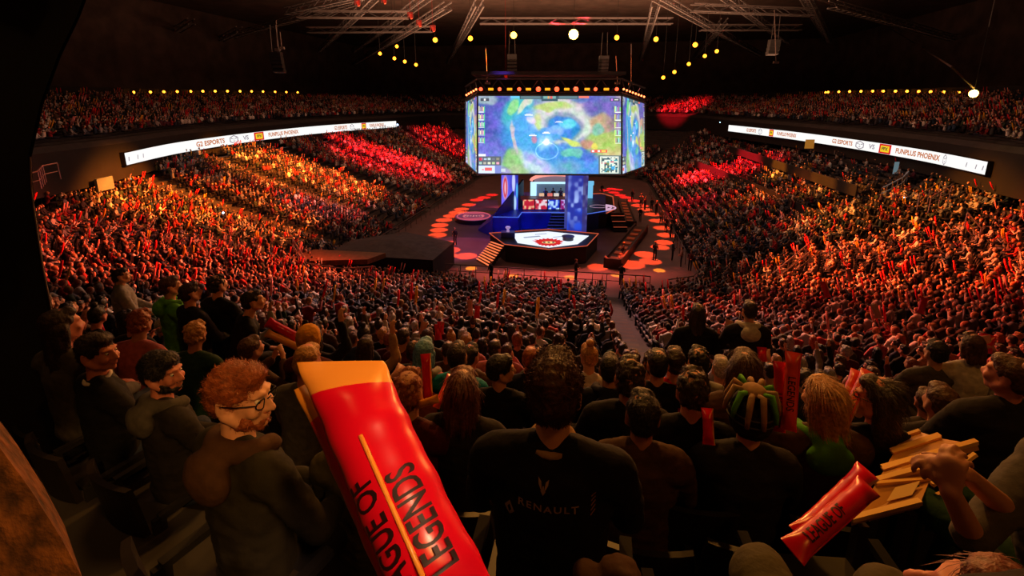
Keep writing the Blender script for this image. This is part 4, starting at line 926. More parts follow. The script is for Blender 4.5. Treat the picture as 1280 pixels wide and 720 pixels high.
# upper tier
upper = []
L = [0]
for a, b in zip(edge, edge[1:]): L.append(L[-1]+(b-a).length)
for k, (s, z) in enumerate(UPR):
    n = int(L[-1]/.62)
    for j in range(n):
        d = (j+.5)/n*L[-1]; i = int(np.searchsorted(L, d))-1; f = (d-L[i])/(L[i+1]-L[i]); p2 = edge[i].lerp(edge[i+1], f)+outn(i, edge)*s
        if (j % 26) < 2: continue
        p = W(p2.x, p2.y, z); px, py, t = proj(p+Vector((0, 0, 1)))
        if t < 5 or px < -20 or px > 1300: continue
        if rng.random() < .86: upper.append((p, (focus-p).to_2d()))
def bake(name, items, lodf, bright=None):
    VV = []; TT = []; CC = []; off = 0; byk = {}
    for it in items: byk.setdefault((it[2], lodf(it)), []).append(it)
    for key, lst in byk.items():
        V, T, Rl = TPL[key]; n = len(lst)
        P = np.array([tuple(i[0]) for i in lst]); ang = np.array([math.atan2(i[1].y, i[1].x)-PI/2+i[3] for i in lst]); sc = .93+.14*rng.random(n)
        c, s = np.cos(ang)[:, None], np.sin(ang)[:, None]; X = V[None, :, 0]*sc[:, None]; Y = V[None, :, 1]*sc[:, None]; Z = V[None, :, 2]*sc[:, None]
        lean = (rng.random(n)-.5)[:, None]*.22; X = X+lean*(Z-.5); lean2 = (rng.random(n)-.35)[:, None]*.3; Y = Y+lean2*np.maximum(Z-.6, 0)
        out = np.stack([X*c-Y*s+P[:, 0:1], X*s+Y*c+P[:, 1:2], Z+P[:, 2:3]], -1)
        cols = np.zeros((n, len(V), 3)); pal = [SKIN[rng.integers(0, len(SKIN), n)], HAIR[rng.integers(0, len(HAIR), n)], TOPS[rng.integers(0, len(TOPS), n)], TROU[rng.integers(0, len(TROU), n)], CLAP[rng.integers(0, len(CLAP), n)]]
        for r_ in range(5): cols[:, Rl == r_] = pal[r_][:, None, :]
        VV.append(out.reshape(-1, 3)); CC.append(cols.reshape(-1, 3)); TT.append((T[None]+(np.arange(n)*len(V))[:, None, None]).reshape(-1, 3)+off); off += n*len(V)
    me = np_mesh(name, np.concatenate(VV), np.concatenate(TT), vert_col=np.concatenate(CC), linear=True); me.materials.append(attr_mat('crowd_colours'))
    me.polygons.foreach_set('use_smooth', [True]*len(me.polygons)); o = link(name, me); print('BAKED', name, len(items), len(me.vertices)); return o
def rk(end=False):
    r = rng.random()
    if end: return 'lap' if r < .72 else 'clap' if r < .86 else 'one' if r < .90 else 'stick1' if r < .95 else 'up' if r < .97 else 'sticks'
    if r < .44: return 'lap'
    if r < .66: return 'clap'
    if r < .76: return 'up'
    if r < .83: return 'sticks'
    if r < .93: return 'one'
    return 'stick1'
# ================================================================ PEOPLE
def V3(*a): return Vector(a)
SK = {'fair': mat('skin_fair', (.84, .62, .50), .55, nscale=30, namp=.06), 'tan': mat('skin_tan', (.72, .50, .38), .55, nscale=30, namp=.06), 'rosy': mat('skin_rosy', (.80, .50, .42), .55, nscale=30, namp=.06)}
def hairm(n, c): return mat('hair_'+n, c, .55, nscale=60, namp=.45, bump=.5)
HM = {'black': hairm('black', (.07, .055, .05)), 'dark': hairm('dark', (.16, .10, .06)), 'brown': hairm('brown', (.30, .18, .10)), 'ginger': hairm('ginger', (.58, .30, .14)), 'blond': hairm('blond', (.72, .52, .28)),
      'blue': hairm('blue', (.40, .62, .78)), 'grey': hairm('grey', (.62, .60, .58)), 'auburn': hairm('auburn', (.42, .20, .11))}
def clothm(n, c): return mat('cloth_'+n, c, .85, nscale=25, namp=.2, bump=.25, spec=.25)
CM = {n: clothm(n, c) for n, c in dict(black=(.055, .055, .06), charcoal=(.13, .12, .12), navy=(.08, .09, .16), grey=(.30, .29, .28), lightgrey=(.55, .54, .52), white=(.80, .78, .76), teal=(.05, .48, .55), red=(.70, .06, .12), maroon=(.30, .07, .09), olive=(.28, .26, .16), moss=(.15, .14, .09), brown=(.28, .19, .12),
      green=(.32, .62, .16), pink=(.72, .40, .42), beige=(.62, .50, .36), denim=(.16, .20, .30), mustard=(.80, .55, .12), darkgreen=(.10, .22, .12), jersey=(.05, .045, .05)).items()}
M_eye = mat('eye_white', (.9, .88, .85), .2)
def rotp(v, ax, a): return Matrix.Rotation(a, 3, ax) @ v
def hand(mb, w, d, nrm, side, curl=.5, k=1.0):
    d = d.normalized(); nrm = (nrm-d*nrm.dot(d)).normalized(); x = d.cross(nrm)*side
    mb.caps(w-d*.01*k, w+d*.07*k, .029*k, .038*k, .42, side=x)
    for i, L in enumerate((.070, .080, .075, .058)):
        p = w+d*(.085-.006*abs(i-1))*k+x*(.029-.0195*i)*k; a = 0; dd = (d+x*(.10-.07*i)).normalized()
        for sg in (.46, .31, .23):
            a += curl*(.75+.12*i); q = p+(dd*math.cos(a)+nrm*math.sin(a))*L*sg*k*1.05; mb.caps(p, q, .0092*k, .0082*k, n=8); p = q
    p = w+d*.02*k+x*.026*k; dd = (d*.62+x*.72+nrm*.30).normalized(); q = p+dd*.042*k; mb.caps(p, q, .013*k, .0105*k, n=8); r = q+(d*.85+x*.3+nrm*(.2+curl*.5)).normalized()*.034*k; mb.caps(q, r, .0105*k, .009*k, n=8)
def xf(src, M, T, dst):
    b = MB(); b.v = [tuple(M @ Vector(v)+T) for v in src.v]; b.f = src.f; b.m = src.m; dst.add([Vector(v) for v in b.v], b.f, 0)
def head_prims():
    m = MB()
    m.ell((0, -.012, .028), (.074, .094, .088)); m.ell((0, .030, -.022), (.062, .066, .088)); m.ell((0, .046, -.075), (.046, .046, .036)); m.ell((0, .082, -.092), (.020, .018, .018))
    m.caps((0, .094, .014), (0, .118, -.026), .0085, .0135, n=8); m.ell((.012, .106, -.030), .0095, nu=8, nv=6); m.ell((-.012, .106, -.030), .0095, nu=8, nv=6)
    for s in (-1, 1):
        m.caps((s*.012, .092, .030), (s*.045, .078, .030), .010, .009, n=8); m.ell((s*.036, .072, -.028), (.026, .024, .026)); m.caps((s*.05, .03, -.07), (s*.066, -.01, -.04), .02, .02)
        for k in range(7):
            a = -1.9+k*.62; b = a+.62
            m.caps((s*(.078+.004*math.cos(a)), -.012-.016*math.cos(a)*1.0-.004, -.008+.028*math.sin(-a)), (s*(.078+.004*math.cos(b)), -.012-.016*math.cos(b)-.004, -.008+.028*math.sin(-b)), .0055, .0055, n=6)
        m.ell((s*.076, -.012, -.008), (.007, .015, .024), nu=8, nv=6)
    m.ell((0, .099, -.053), (.022, .011, .006), nu=8, nv=6); m.ell((0, .097, -.063), (.020, .011, .007), nu=8, nv=6)
    return m
HEADP = head_prims()
def strands(me, n, L, down, rad, seed, spread=.4, out_=.10):
    """fine tapered strands added to a hair mesh"""
    r = random.Random(seed); vs = []; fs = []; N = len(me.vertices)
    nrm_ = np.empty(N*3, dtype=np.float32); me.vertex_normals.foreach_get('vector', nrm_); nrm_ = nrm_.reshape(-1, 3); D0 = Vector(down).normalized()
    for _ in range(n):
        vi = r.randrange(N); p = me.vertices[vi].co.copy(); nn = Vector(nrm_[vi].tolist())
        if abs(D0.dot(nn)) > .82: continue
        t = Vector(down)+Vector((r.uniform(-1, 1), r.uniform(-1, 1), r.uniform(-1, 1)))*spread; t = (t-nn*t.dot(nn)*.95)+nn*out_; t.normalize()
        l = L*r.uniform(.5, 1.2); s = t.cross(nn); s = s.normalized() if s.length > .01 else Vector((1, 0, 0)); b = len(vs)
        q = p+t*l*.5+nn*.004; e = p+t*l+nn*r.uniform(-.002, .006)
        vs += [p-s*rad, p+s*rad, q+s*rad*.8, q-s*rad*.8, e]; fs += [(b, b+1, b+2, b+3), (b+3, b+2, b+4)]
    bm = bmesh.new(); bm.from_mesh(me); V = [bm.verts.new(v) for v in vs]
    for f in fs: bm.faces.new([V[i] for i in f])
    bm.to_mesh(me); bm.free(); me.polygons.foreach_set('use_smooth', [True]*len(me.polygons)); return me
def human(spec):
    """returns an Empty with one continuous body and hair / clothing children; origin on the tread, facing +Y"""
    g = spec.get; pose = g('pose', 'sit'); st = pose == 'stand'; vox = g('vox', .012); dz = .42 if st else 0; lean = g('lean', 0.0)
    seed = g('seed', 1); fat = g('fat', 1.0); sw = g('shoulder', .185)
    hipz = .54 if not st else .94; hc = Vector((0, .015+lean*.75, 1.27+dz))
    def tz(p):  # lean of the trunk
        p = Vector(p); p.z += dz; p.y += lean*max(0, p.z-hipz); return p
    yaw, pit, rol = [R(a) for a in g('head', (0, 0, 0))]
    MH = (Matrix.Rotation(yaw, 3, 'Z') @ Matrix.Rotation(pit, 3, 'X') @ Matrix.Rotation(rol, 3, 'Y'))
    body = MB(); top = MB(); tro = MB()
    def torso(mb, e):
        mb.ell(tz((0, -.01, .56)), (.155*fat+e, .115*fat+e, .11)); mb.ell(tz((0, 0, .72)), (.145*fat+e, .105*fat+e, .15)); mb.ell(tz((0, 0, .90)), (.168*fat+e, .112*fat+e, .16)); mb.caps(tz((0, -.005, .58)), tz((0, -.005, .94)), .150*fat+e, .160*fat+e, .74, side=(1, 0, 0))
        mb.caps(tz((-sw+.03, -.01, 1.02)), tz((sw-.03, -.01, 1.02)), .062+e, .062+e); mb.caps(tz((-.07, -.02, 1.07)), tz((.07, -.02, 1.07)), .05+e*.8, .05+e*.8)
        for s in (-1, 1): mb.caps(tz((s*.04, -.025, 1.10)), tz((s*(sw-.02), -.015, 1.035)), .030+e, .048+e)
    torso(body, 0); body.caps(tz((0, -.015, 1.05)), hc+MH @ V3(0, -.015, -.05), .056, .052); xf(HEADP, MH, hc, body)
    torso(top, .018+g('puff', 0))
    legs = g('legs', None)
    for i, s in enumerate((-1, 1)):
        if st: J = [V3(s*.09, 0, .94), V3(s*.11, .02, .50), V3(s*.12, -.02, .09), V3(s*.13, .13, .035)]
        elif legs: J = [V3(s*.09, .0, .54)]+[Vector(p) for p in legs[i]]
        else: J = [V3(s*.09, .0, .54), V3(s*.13, .43, .54), V3(s*.13, .42, .10), V3(s*.14, .56, .04)]
        for mb, e in ((body, 0), (tro, .012)):
            mb.caps(J[0], J[1], .080+e, .058+e); mb.caps(J[1], J[2], .055+e, .036+e*1.5)
        body.caps(J[2]+(J[2]-J[1]).normalized()*.03, J[3], .042, .034)
        sh = tz((s*sw, -.01, 1.02)); arm = g('arms', {}).get('L' if s < 0 else 'R', None)
        if arm is None: el, wr, hd, hn, cu = V3(s*.25, .08, .78+dz), V3(s*.10, .30, .66+dz), V3(-s*.5, .8, -.1), V3(0, 0, -1), .4
        else: el, wr, hd, hn, cu = [Vector(a) if k < 4 else a for k, a in enumerate(arm)]
        body.caps(sh, el, .047, .038); body.caps(el, wr, .038, .026); hand(body, wr, hd, hn, -s, cu)
        e = .014+g('puff', 0)*.7; sl = g('sleeve', 1.0)
        top.caps(sh, el, .052+e, .043+e)
        if sl > .05: top.caps(el, el.lerp(wr, min(.93, sl)), .043+e, .031+e)
    root = empty('person', (0, 0, 0)); sk = SK[g('skin', 'fair')]
    me = remeshed(body, vox, 4, 'body'); me.materials.append(sk); b = link('body', me, root)
    me = remeshed(top, max(.011, vox), 5, 'top'); wrinkle(me, .006, 7, seed, (1, 1, 2.2)); wrinkle(me, .0025, 24, seed+3, (1, 1, 2)); me.materials.append(CM[g('top', 'black')]); tp = link(g('topname', 'jacket'), me, root)
    me = remeshed(tro, max(.014, vox), 4, 'trousers'); wrinkle(me, .006, 14, seed+1); me.materials.append(CM[g('trousers', 'denim')]); link('trousers', me, root)
    # hair and head wear
    style = g('hair', 'short'); H = MB()
    def hp(c, r): H.ell(MH @ Vector(c)+hc, r if not isinstance(r, tuple) else r, M=MH)
    if style != 'bald':
        vol = g('vol', 0.0)
        H.ell(MH @ V3(0, -.018, .036)+hc, (.080+vol, .095+vol, .080+vol), M=MH); H.ell(MH @ V3(0, -.050, -.010)+hc, (.070+vol, .062+vol, .068), M=MH); H.ell(MH @ V3(0, .035, .080)+hc, (.058+vol*.5, .052, .036+vol), M=MH)
        if style in ('long', 'bob'):
            H.ell(MH @ V3(0, -.042, -.04)+hc, (.078, .064, .09), M=MH)
            zl = -.34 if style == 'long' else -.12
            for x, y, q in ((-.05, -.055, 1), (-.02, -.070, 1.03), (.03, -.070, .97), (.055, -.05, 1), (-.066, -.01, .8), (.066, -.01, .8)):
                H.caps(MH @ V3(x, y, .0)+hc, hc+MH @ V3(x*1.1, y-.012, 0)+V3(0, -.02, zl*q), .030, .022)
        if style == 'bun': H.ell(MH @ V3(0, -.03, .145)+hc, (.04, .04, .035), M=MH)
        me = remeshed(H, min(vox, .010), 2, 'hair'); amp = {'curly': .016, 'short': .006, 'long': .007, 'bob': .006, 'bun': .006}.get(style, .006)
        wrinkle(me, amp, 38 if style == 'curly' else 22, seed+9, (1, 1, .5 if style in ('long', 'bob') else 1)); wrinkle(me, .003, 90, seed)
        ns = g('strands', 0)
        if ns: strands(me, ns, .020 if style in ('short', 'curly') else .08, MH @ V3(0, -.45, .35 if style == 'short' and g('upswept') else -.7), .0011, seed, .35 if style not in ('long', 'bob') else .10)
        me.materials.append(HM[g('hairc', 'dark')]); link('hair', me, root)
    if g('beard'):
        B = MB(); 
        for c, r in (((0, .062, -.088), (.040, .036, .030)), ((.040, .030, -.070), (.028, .042, .036)), ((-.040, .030, -.070), (.028, .042, .036)), ((0, .098, -.044), (.024, .012, .006))): B.ell(MH @ Vector(c)+hc, r, M=MH)
        me = remeshed(B, .006, 2, 'beard'); wrinkle(me, .005, 60, seed)
        if g('strands'): strands(me, 500, .014, MH @ V3(0, .3, -.8), .0009, seed+5)
        me.materials.append(HM[g('hairc', 'dark')]); link('beard', me, root)
    if vox < .011:
        E_ = MB()
        for s in (-1, 1): E_.ell(MH @ V3(s*.030, .0835, .009)+hc, .0092, nu=10, nv=8)
        E_.build('eyes', M_eye, root, True); I_ = MB()
        for s in (-1, 1): I_.ell(MH @ V3(s*.030, .0885, .008)+hc, .0055, nu=8, nv=6)
        I_.build('irises', mat('iris_dark', (.05, .03, .02), .2), root, True)
    if g('beanie'):
        B = MB(); B.ell(MH @ V3(0, -.015, .045)+hc, (.094, .110, .098), M=MH); B.caps(MH @ V3(0, -.015, .03)+hc, MH @ V3(0, -.02, .0)+hc, .102, .100)
        me = remeshed(B, .008, 3, 'beanie'); wrinkle(me, .004, 40, seed, (1, 1, 3)); me.materials.append(CM[g('beanie')]); link('beanie', me, root)
    if g('hood'):
        B = MB(); 
        for k in range(9):
            a = PI*1.25*(k/8-.5)-PI/2; b = PI*1.25*((k+1)/8-.5)-PI/2
            if k < 8: B.caps(tz((.10*math.cos(a), .01+.09*math.sin(a), 1.10-.02*math.sin(a))), tz((.10*math.cos(b), .01+.09*math.sin(b), 1.10-.02*math.sin(b))), .038, .038)
        B.ell(tz((0, -.13, 1.04)), (.11, .055, .09)); me = remeshed(B, .011, 3, 'hood'); wrinkle(me, .005, 14, seed+4); me.materials.append(CM[g('hood')]); link('hood', me, root)
    if g('collar'):
        B = MB(); pts = [tz((.066*math.cos(a), -.012+.062*math.sin(a), 1.115+.012*math.sin(a))) for a in [2*PI*k/20 for k in range(21)]]; B.tube(pts, .012, 6); me = B.mesh('collar', CM[g('collar')], True); link('collar', me, root)
    if g('glasses'):
        B = MB()
        for s in (-1, 1):
            B.tube([MH @ V3(s*(.034+.024*math.cos(a)), .106-abs(.010*math.cos(a)), .008+.018*math.sin(a))+hc for a in [2*PI*k/14 for k in range(15)]], .0022, 5); B.tube([MH @ V3(s*.058, .096, .014)+hc, MH @ V3(s*.079, .04, .012)+hc, MH @ V3(s*.082, -.015, .006)+hc], .0022, 5)
        B.tube([MH @ V3(-.010, .107, .012)+hc, MH @ V3(.010, .107, .012)+hc], .0022, 5); B.build('glasses', mat('glasses_black', (.02, .02, .02), .3), root, True)
    root['_hc'] = list(hc); return root, hc, tp
def sdist(p):
    u, v = UV(p); a, b, c, d = ULO+RC, UHI-RC, VLO+RC, VHI-RC
    dx = max(a-u, 0, u-b); dy = max(c-v, 0, v-d); return math.hypot(dx, dy)-RC
def tread(p):
    s = sdist(p); k = max(0, round((s-1.1)/.9)); return hs(1.1+.9*k)
heroes = []; M_seatn = mat('seat_plastic', (.12, .10, .10), .45, nscale=12, namp=.2)
def place(root, hc, px, py, t0, rz=-YAW, snap=True, lo=.84, hi=1.25):
    best = None; Mr = Matrix.Rotation(rz, 3, 'Z')
    for k in range(60):
        t = t0*(lo+(hi-lo)*k/59) if snap else t0; loc = at(px, py, t)-Mr @ hc; e = abs(loc.z-tread(loc))+.08*abs(t/t0-1)
        if best is None or e < best[0]: best = (e, loc, t)
    root.location = best[1]; root.rotation_euler.z = rz; heroes.append(best[1].copy())
    if '_hc' in root: del root['_hc']
    print('HERO', px, py, 'dz %.2f t %.2f->%.2f' % (best[1].z-tread(best[1]), t0, best[2])); return root
def seat_at(loc, rz, label, group=None):
    root = empty('stadium_seat', loc, rz); tag(root, label, 'seat', group)
    mb = MB(); mb.box((0, .0, .44), (.46, .40, .05)); mb.box((0, .20, .42), (.46, .03, .06)); me = mb.mesh('seat_pan', M_seatn); link('seat_pan', me, root)
    mb = MB(); vs = []; n = 8
    for j in range(5):
        z = .48+.09*j
        for i in range(n+1): x = -.23+.46*i/n; vs.append((x*(1-.06*(j == 4)), -.25-.04*j/4+.05*(1-(2*i/n-1)**2)*-1, z+(.015*(1-(2*i/n-1)**2) if j == 4 else 0)))
    m = len(vs); vs2 = vs+[(x, y-.03, z) for x, y, z in vs]; fs = [(j*(n+1)+i, j*(n+1)+i+1, (j+1)*(n+1)+i+1, (j+1)*(n+1)+i) for j in range(4) for i in range(n)]; fs += [tuple(m+k for k in f[::-1]) for f in fs]
    bd = [i for i in range(n+1)]+[(j+1)*(n+1)-1 for j in range(1, 5)]+[4*(n+1)+i for i in range(n-1, -1, -1)]+[j*(n+1) for j in range(3, 0, -1)]
    fs += [(bd[k], bd[(k+1) % len(bd)], m+bd[(k+1) % len(bd)], m+bd[k]) for k in range(len(bd))]
    mb.add(vs2, fs); mb.build('backrest', M_seatn, root)
    mb = MB()
    for s in (-1, 1): MB().bar((s*.25, -.25, .02), (s*.25, -.22, .62), .03, .06).bar((s*.25, -.22, .62), (s*.25, .12, .64), .04, .03).build('armrest', M_black, root)
    return root
def hero(label, px, py, t, rz=-YAW, seat=True, snap=True, lo=.84, hi=1.25, **spec):
    root, hc, tp = human(spec); place(root, hc, px, py, t, rz, snap, lo, hi); tag(root, label, 'person')
    if seat and spec.get('pose', 'sit') == 'sit':
        seat_at(root.location, rz, 'dark folding seat under the '+seatname(label), None)
    return root, tp
def seatname(l): w = l.split(); return ' '.join(w[:10])
near_lab = []
# --- the jersey man
jr, jtop = hero('man in black racing jersey seen from behind in the centre foreground', 693, 486, 1.40, hi=1.04, vox=.008, hair='short', hairc='brown', vol=.005, strands=4000, upswept=True, top='jersey', topname='jersey', sleeve=.05, collar='beige', shoulder=.20, fat=1.08, seed=2, trousers='black')
bpy.context.view_layer.update()
# lettering and marks projected on the back of the jersey
tree = BVHTree.FromPolygons([v.co for v in jtop.data.vertices], [tuple(p.vertices) for p in jtop.data.polygons])
def onback(me, cx, cz, name, m, rz=0.0, off=.003):
    bm = bmesh.new(); bm.from_mesh(me)
    for _ in range(2):
        es = [e for e in bm.edges if e.calc_length() > .012]
        if es: bmesh.ops.subdivide_edges(bm, edges=es, cuts=1)
    bm.to_mesh(me); bm.free()
    for v in me.vertices:
        x, z = v.co.x, v.co.y; x, z = x*math.cos(rz)-z*math.sin(rz), x*math.sin(rz)+z*math.cos(rz)
        h = tree.ray_cast(Vector((cx+x, -.6, cz+z)), Vector((0, 1, 0))); y = h[0].y-off if h[0] else -.15
        v.co = Vector((cx+x, y, cz+z))
    me.materials.clear(); me.materials.append(m); return link(name, me, jr)
M_jt = mat('jersey_print', (.62, .50, .44), .5)
inv = Matrix.Rotation(YAW, 3, 'Z')
def backpt(px, py):
    o_ = inv @ (EYEV-jr.location); d_ = inv @ ray(px, py); h = tree.ray_cast(o_, d_.normalized()); return h[0]
bt = backpt(684, 637); print('BACK', bt, backpt(679, 609), backpt(637, 633))
if bt:
    me = text_mesh('RENAULT', .036, bold=.0006, spacing=1.25); xs = [v.co.x for v in me.vertices]; 
    a_ = backpt(648, 636); b_ = backpt(724, 639); sc = (b_.x-a_.x)/(max(xs)-min(xs)) if a_ and b_ else 1
    for v in me.vertices: v.co.x *= sc; v.co.y *= sc*.85
    onback(me, bt.x, bt.z, 'sponsor_lettering', M_jt)
    q = backpt(637, 633)
    if q:
        s_ = .0165; outer = [(0, s_*1.35), (s_, 0), (0, -s_*1.35), (-s_, 0)]; inn = [(x*.42, y*.5) for x, y in outer]
        me = flatmb([[outer[k], outer[(k+1) % 4], inn[(k+1) % 4], inn[k]] for k in range(4)]); onback(me, q.x, q.z, 'diamond_emblem', M_jt)
    q = backpt(679, 609)
    if q:
        me = flatmb([[(-.016, .020), (-.007, .012), (-.003, -.008), (-.008, -.004), (-.014, .006)], [(.016, .020), (.014, .006), (.008, -.004), (.003, -.008), (.007, .012)], [(-.008, -.008), (0, -.022), (.008, -.008), (0, -.003)], [(-.002, .004), (.002, .004), (.003, -.004), (-.003, -.004)]])
        onback(me, q.x, q.z, 'wing_emblem', M_jt)
    for px, s in ((607, -1), (752, 1)):
        q = backpt(px+(8 if s < 0 else -10), 628)
        if q:
            for k in range(5):
                me = flatmb([[(-.008, -.004), (.008, .006), (.008, .010), (-.008, .0)]]); onback(me, q.x, q.z-.028+.014*k, 'side_stripe', mat('jersey_gold', (.62, .40, .20), .5), rz=.3*s if s > 0 else .4)
# --- neighbours in front of the camera
hero('man with cropped dark hair and dark jacket right of the jersey man', 803, 518, 2.15, hair='short', hairc='black', strands=1500, top='brown', puff=.012, seed=3, vox=.01, trousers='black', skin='tan')
hero('bearded man with glasses in profile, hooded jacket, left of the big red clapper', 300, 494, 1.98, hi=1.08, vox=.0065, hair='short', hairc='ginger', vol=.003, strands=3500, upswept=True, beard=1, glasses=1, head=(-66, -6, 0), rz=-YAW-.35, top='moss', hood='brown', seed=4, skin='fair', trousers='black')
hero('dark haired man in profile in a grey jacket, second from the bearded man', 203, 465, 2.45, vox=.0075, hair='short', hairc='black', vol=.008, strands=2500, head=(-66, -3, 0), rz=-YAW-.35, beard=1, top='charcoal', hood='grey', seed=5, skin='rosy')
hero('man with short dark hair in profile in black near the left edge', 122, 440, 2.9, vox=.008, hair='short', hairc='dark', vol=.004, strands=1500, upswept=True, head=(-62, -3, 0), rz=-YAW-.35, top='black', collar='white', seed=6, skin='rosy')
hero('leftmost spectator in profile with reddish lit face', 84, 450, 3.4, lo=.98, vox=.008, hair='short', hairc='brown', head=(-60, -4, 0), rz=-YAW-.35, top='maroon', seed=7, skin='rosy')
# arm raised in front of the big clapper
def local(root_loc, rz, p): return Matrix.Rotation(-rz, 3, 'Z') @ (Vector(p)-root_loc)
hl = at(455, 520, 1.95)-Matrix.Rotation(-YAW, 3, 'Z') @ V3(0, .015, 1.27); hl.z = tread(hl)
hnd, elb = at(505, 512, 1.72), at(548, 585, 1.65)
hero('spectator in olive sleeves raising an arm behind the big red clapper', 455, 520, 1.95, snap=False, vox=.008, hair='short', hairc='dark', top='olive', seed=8, skin='tan', trousers='black',
     arms={'R': (local(hl, -YAW, elb), local(hl, -YAW, hnd), (-.25, .1, 1), (.2, 1, 0), .55)})
hero('spectator with round auburn bob in a dark jacket left of the jersey man', 578, 487, 2.55, hair='bob', hairc='auburn', vol=-.002, strands=2500, top='charcoal', puff=.01, seed=9, vox=.009)
hero('dark haired spectator in profile looking right behind the auburn bob', 626, 462, 3.25, hair='short', hairc='black', vol=.006, strands=900, head=(-62, -5, 0), top='black', seed=10, vox=.009)
hero('spectator with dark hair in a bright teal shirt', 572, 445, 3.9, hair='short', hairc='dark', strands=900, top='teal', topname='shirt', sleeve=.05, seed=11)
hero('spectator with pale blue hair and pink grey hooded top', 531, 440, 4.1, hair='bob', hairc='blue', top='pink', hood='lightgrey', seed=12)
hero('small spectator with tousled ginger hair left of the upright red clapper', 511, 489, 2.9, hair='curly', hairc='ginger', vol=-.004, strands=900, top='maroon', seed=13)
hero('spectator with thick brown hair and dark jacket right behind the jersey man', 787, 472, 2.9, hair='curly', hairc='dark', strands=1500, top='black', puff=.01, seed=14)
hero('spectator with short black hair in a navy hooded top, further behind jersey man', 762, 461, 3.5, hair='short', hairc='black', top='navy', hood='navy', seed=15)
hero('dark haired spectator seated behind a red and gold clapper', 865, 487, 2.75, hair='curly', hairc='dark', strands=1200, top='black', seed=16)
hero('spectator with short hair in a bright red shirt right of centre', 843, 452, 4.1, hair='short', hairc='dark', top='red', topname='shirt', sleeve=.1, seed=17)
hero('dark haired spectator in black left of the red shirt', 822, 455, 3.7, hair='short', hairc='black', top='black', seed=18)
hero('spectator in pale blue shirt with dark curly hair right of the red shirt', 873, 452, 3.9, hair='curly', hairc='black', top='lightgrey', topname='shirt', sleeve=.2, seed=19)
hero('white haired spectator right of the pale blue shirt', 901, 460, 4.2, hair='short', hairc='grey', top='grey', seed=20)
hero('woman with long brown hair in a dark jacket', 930, 462, 2.9, hair='long', hairc='brown', strands=3000, top='brown', puff=.01, seed=21, vox=.01)
gb, _ = hero('spectator wearing a green and cream tasselled knit beanie', 937, 520, 2.1, hair='short', hairc='dark', beanie='charcoal', top='charcoal', puff=.015, seed=22, vox=.01, skin='fair')
hcg = V3(0, .015, 1.27)
rr = random.Random(4)
for k in range(11):
    a = 2*PI*k/11+.3; p0 = hcg+V3(.045*math.cos(a), .045*math.sin(a)-.01, .145); p1 = hcg+V3(.085*math.cos(a), .09*math.sin(a)-.01, .150+.015*rr.random()); p2 = hcg+V3(.115*math.cos(a), .12*math.sin(a)-.01, .09-.03*rr.random()); p3 = p2+V3(.006*math.cos(a), .006*math.sin(a), -.045)
    m = MB(); m.tube([p0, p1, p2, p3], [.012, .015, .013, .010], 7); m.build('tassel', CM['green'] if k % 3 == 0 else CM['beige'], gb, True)
m = MB(); m.ell(hcg+V3(0, -.01, .145), (.055, .055, .03)); m.build('beanie_crown', CM['beige'], gb, True)
for z, rr_ in ((.055, .111), (.02, .113)):
    m = MB(); m.tube([hcg+V3(rr_*.93*math.cos(2*PI*k/28), rr_*math.sin(2*PI*k/28)-.015, z) for k in range(29)], .004, 5); m.build('beanie_band', CM['grey'], gb, True)
bw, _ = hero('woman with messy blond hair and a green puffy hood', 1030, 500, 2.2, hair='bob', hairc='blond', vol=.006, strands=3500, top='brown', hood='green', puff=.012, seed=23, vox=.01, head=(20, 0, 0))
hero('woman with long dark hair and glasses right of the leaning clappers', 1098, 498, 2.3, hair='long', hairc='dark', strands=2500, top='black', glasses=1, head=(62, -4, 0), seed=24, vox=.008, skin='rosy')
hero('spectator in grey shirt with short hair at the right, beyond the dark haired woman', 1170, 440, 3.9, hair='short', hairc='black', top='grey', topname='shirt', seed=25)
hero('spectator in white top with long hair near the right edge', 1215, 432, 4.2, hair='bob', hairc='brown', top='white', seed=26)
hero('spectator in dark clothes at the right edge of the foreground', 1262, 470, 2.6, hair='short', hairc='brown', top='charcoal', puff=.02, seed=27, head=(30, 0, 0), skin='rosy')
# right hand neighbour: clasped hands, grey top, green trousers
RZ = -YAW+.45; Sh = at(1296, 578, 1.62); rl = Sh-Matrix.Rotation(RZ, 3, 'Z') @ V3(-.185, .07, 1.02); rl.z = tread(rl)
H1 = at(1188, 614, 1.45); E1 = at(1216, 672, 1.52); H2 = at(1207, 592, 1.48); E2 = at(1262, 640, 1.55)
rn, hc, tp = human(dict(vox=.0065, hair='short', hairc='dark', top='grey', topname='sweater', sleeve=.12, trousers='darkgreen', seed=28, skin='tan', lean=.15,
    arms={'L': (local(rl, RZ, E1), local(rl, RZ, H1), local(V3(0, 0, 0), RZ, (H2-H1)*.4+V3(-.02, .02, .10)), (1, .2, 0), .75), 'R': (local(rl, RZ, E2), local(rl, RZ, H2), local(V3(0, 0, 0), RZ, V3(-.10, .02, .03)), (-.2, .3, -1), .8)}))
rn.location = rl; rn.rotation_euler.z = RZ; del rn['_hc']; heroes.append(rl.copy()); tag(rn, 'person in grey sweater and green trousers with clasped hands at lower right', 'person'); print('RN', rl, tread(rl))
seat_at(rl, RZ, 'dark folding seat of the person with clasped hands')
br, _ = hero('person with long reddish brown hair in the bottom right corner', 1250, 790, .80, snap=False, seat=False, hair='long', hairc='auburn', strands=4000, top='maroon', seed=29, vox=.009, head=(50, 15, 0), skin='rosy', arms={'L': ((-.24, -.02, .78), (-.2, .1, .6), (0, .5, -1), (1, 0, 0), .4), 'R': ((.24, -.02, .78), (.2, .1, .6), (0, .5, -1), (-1, 0, 0), .4)})
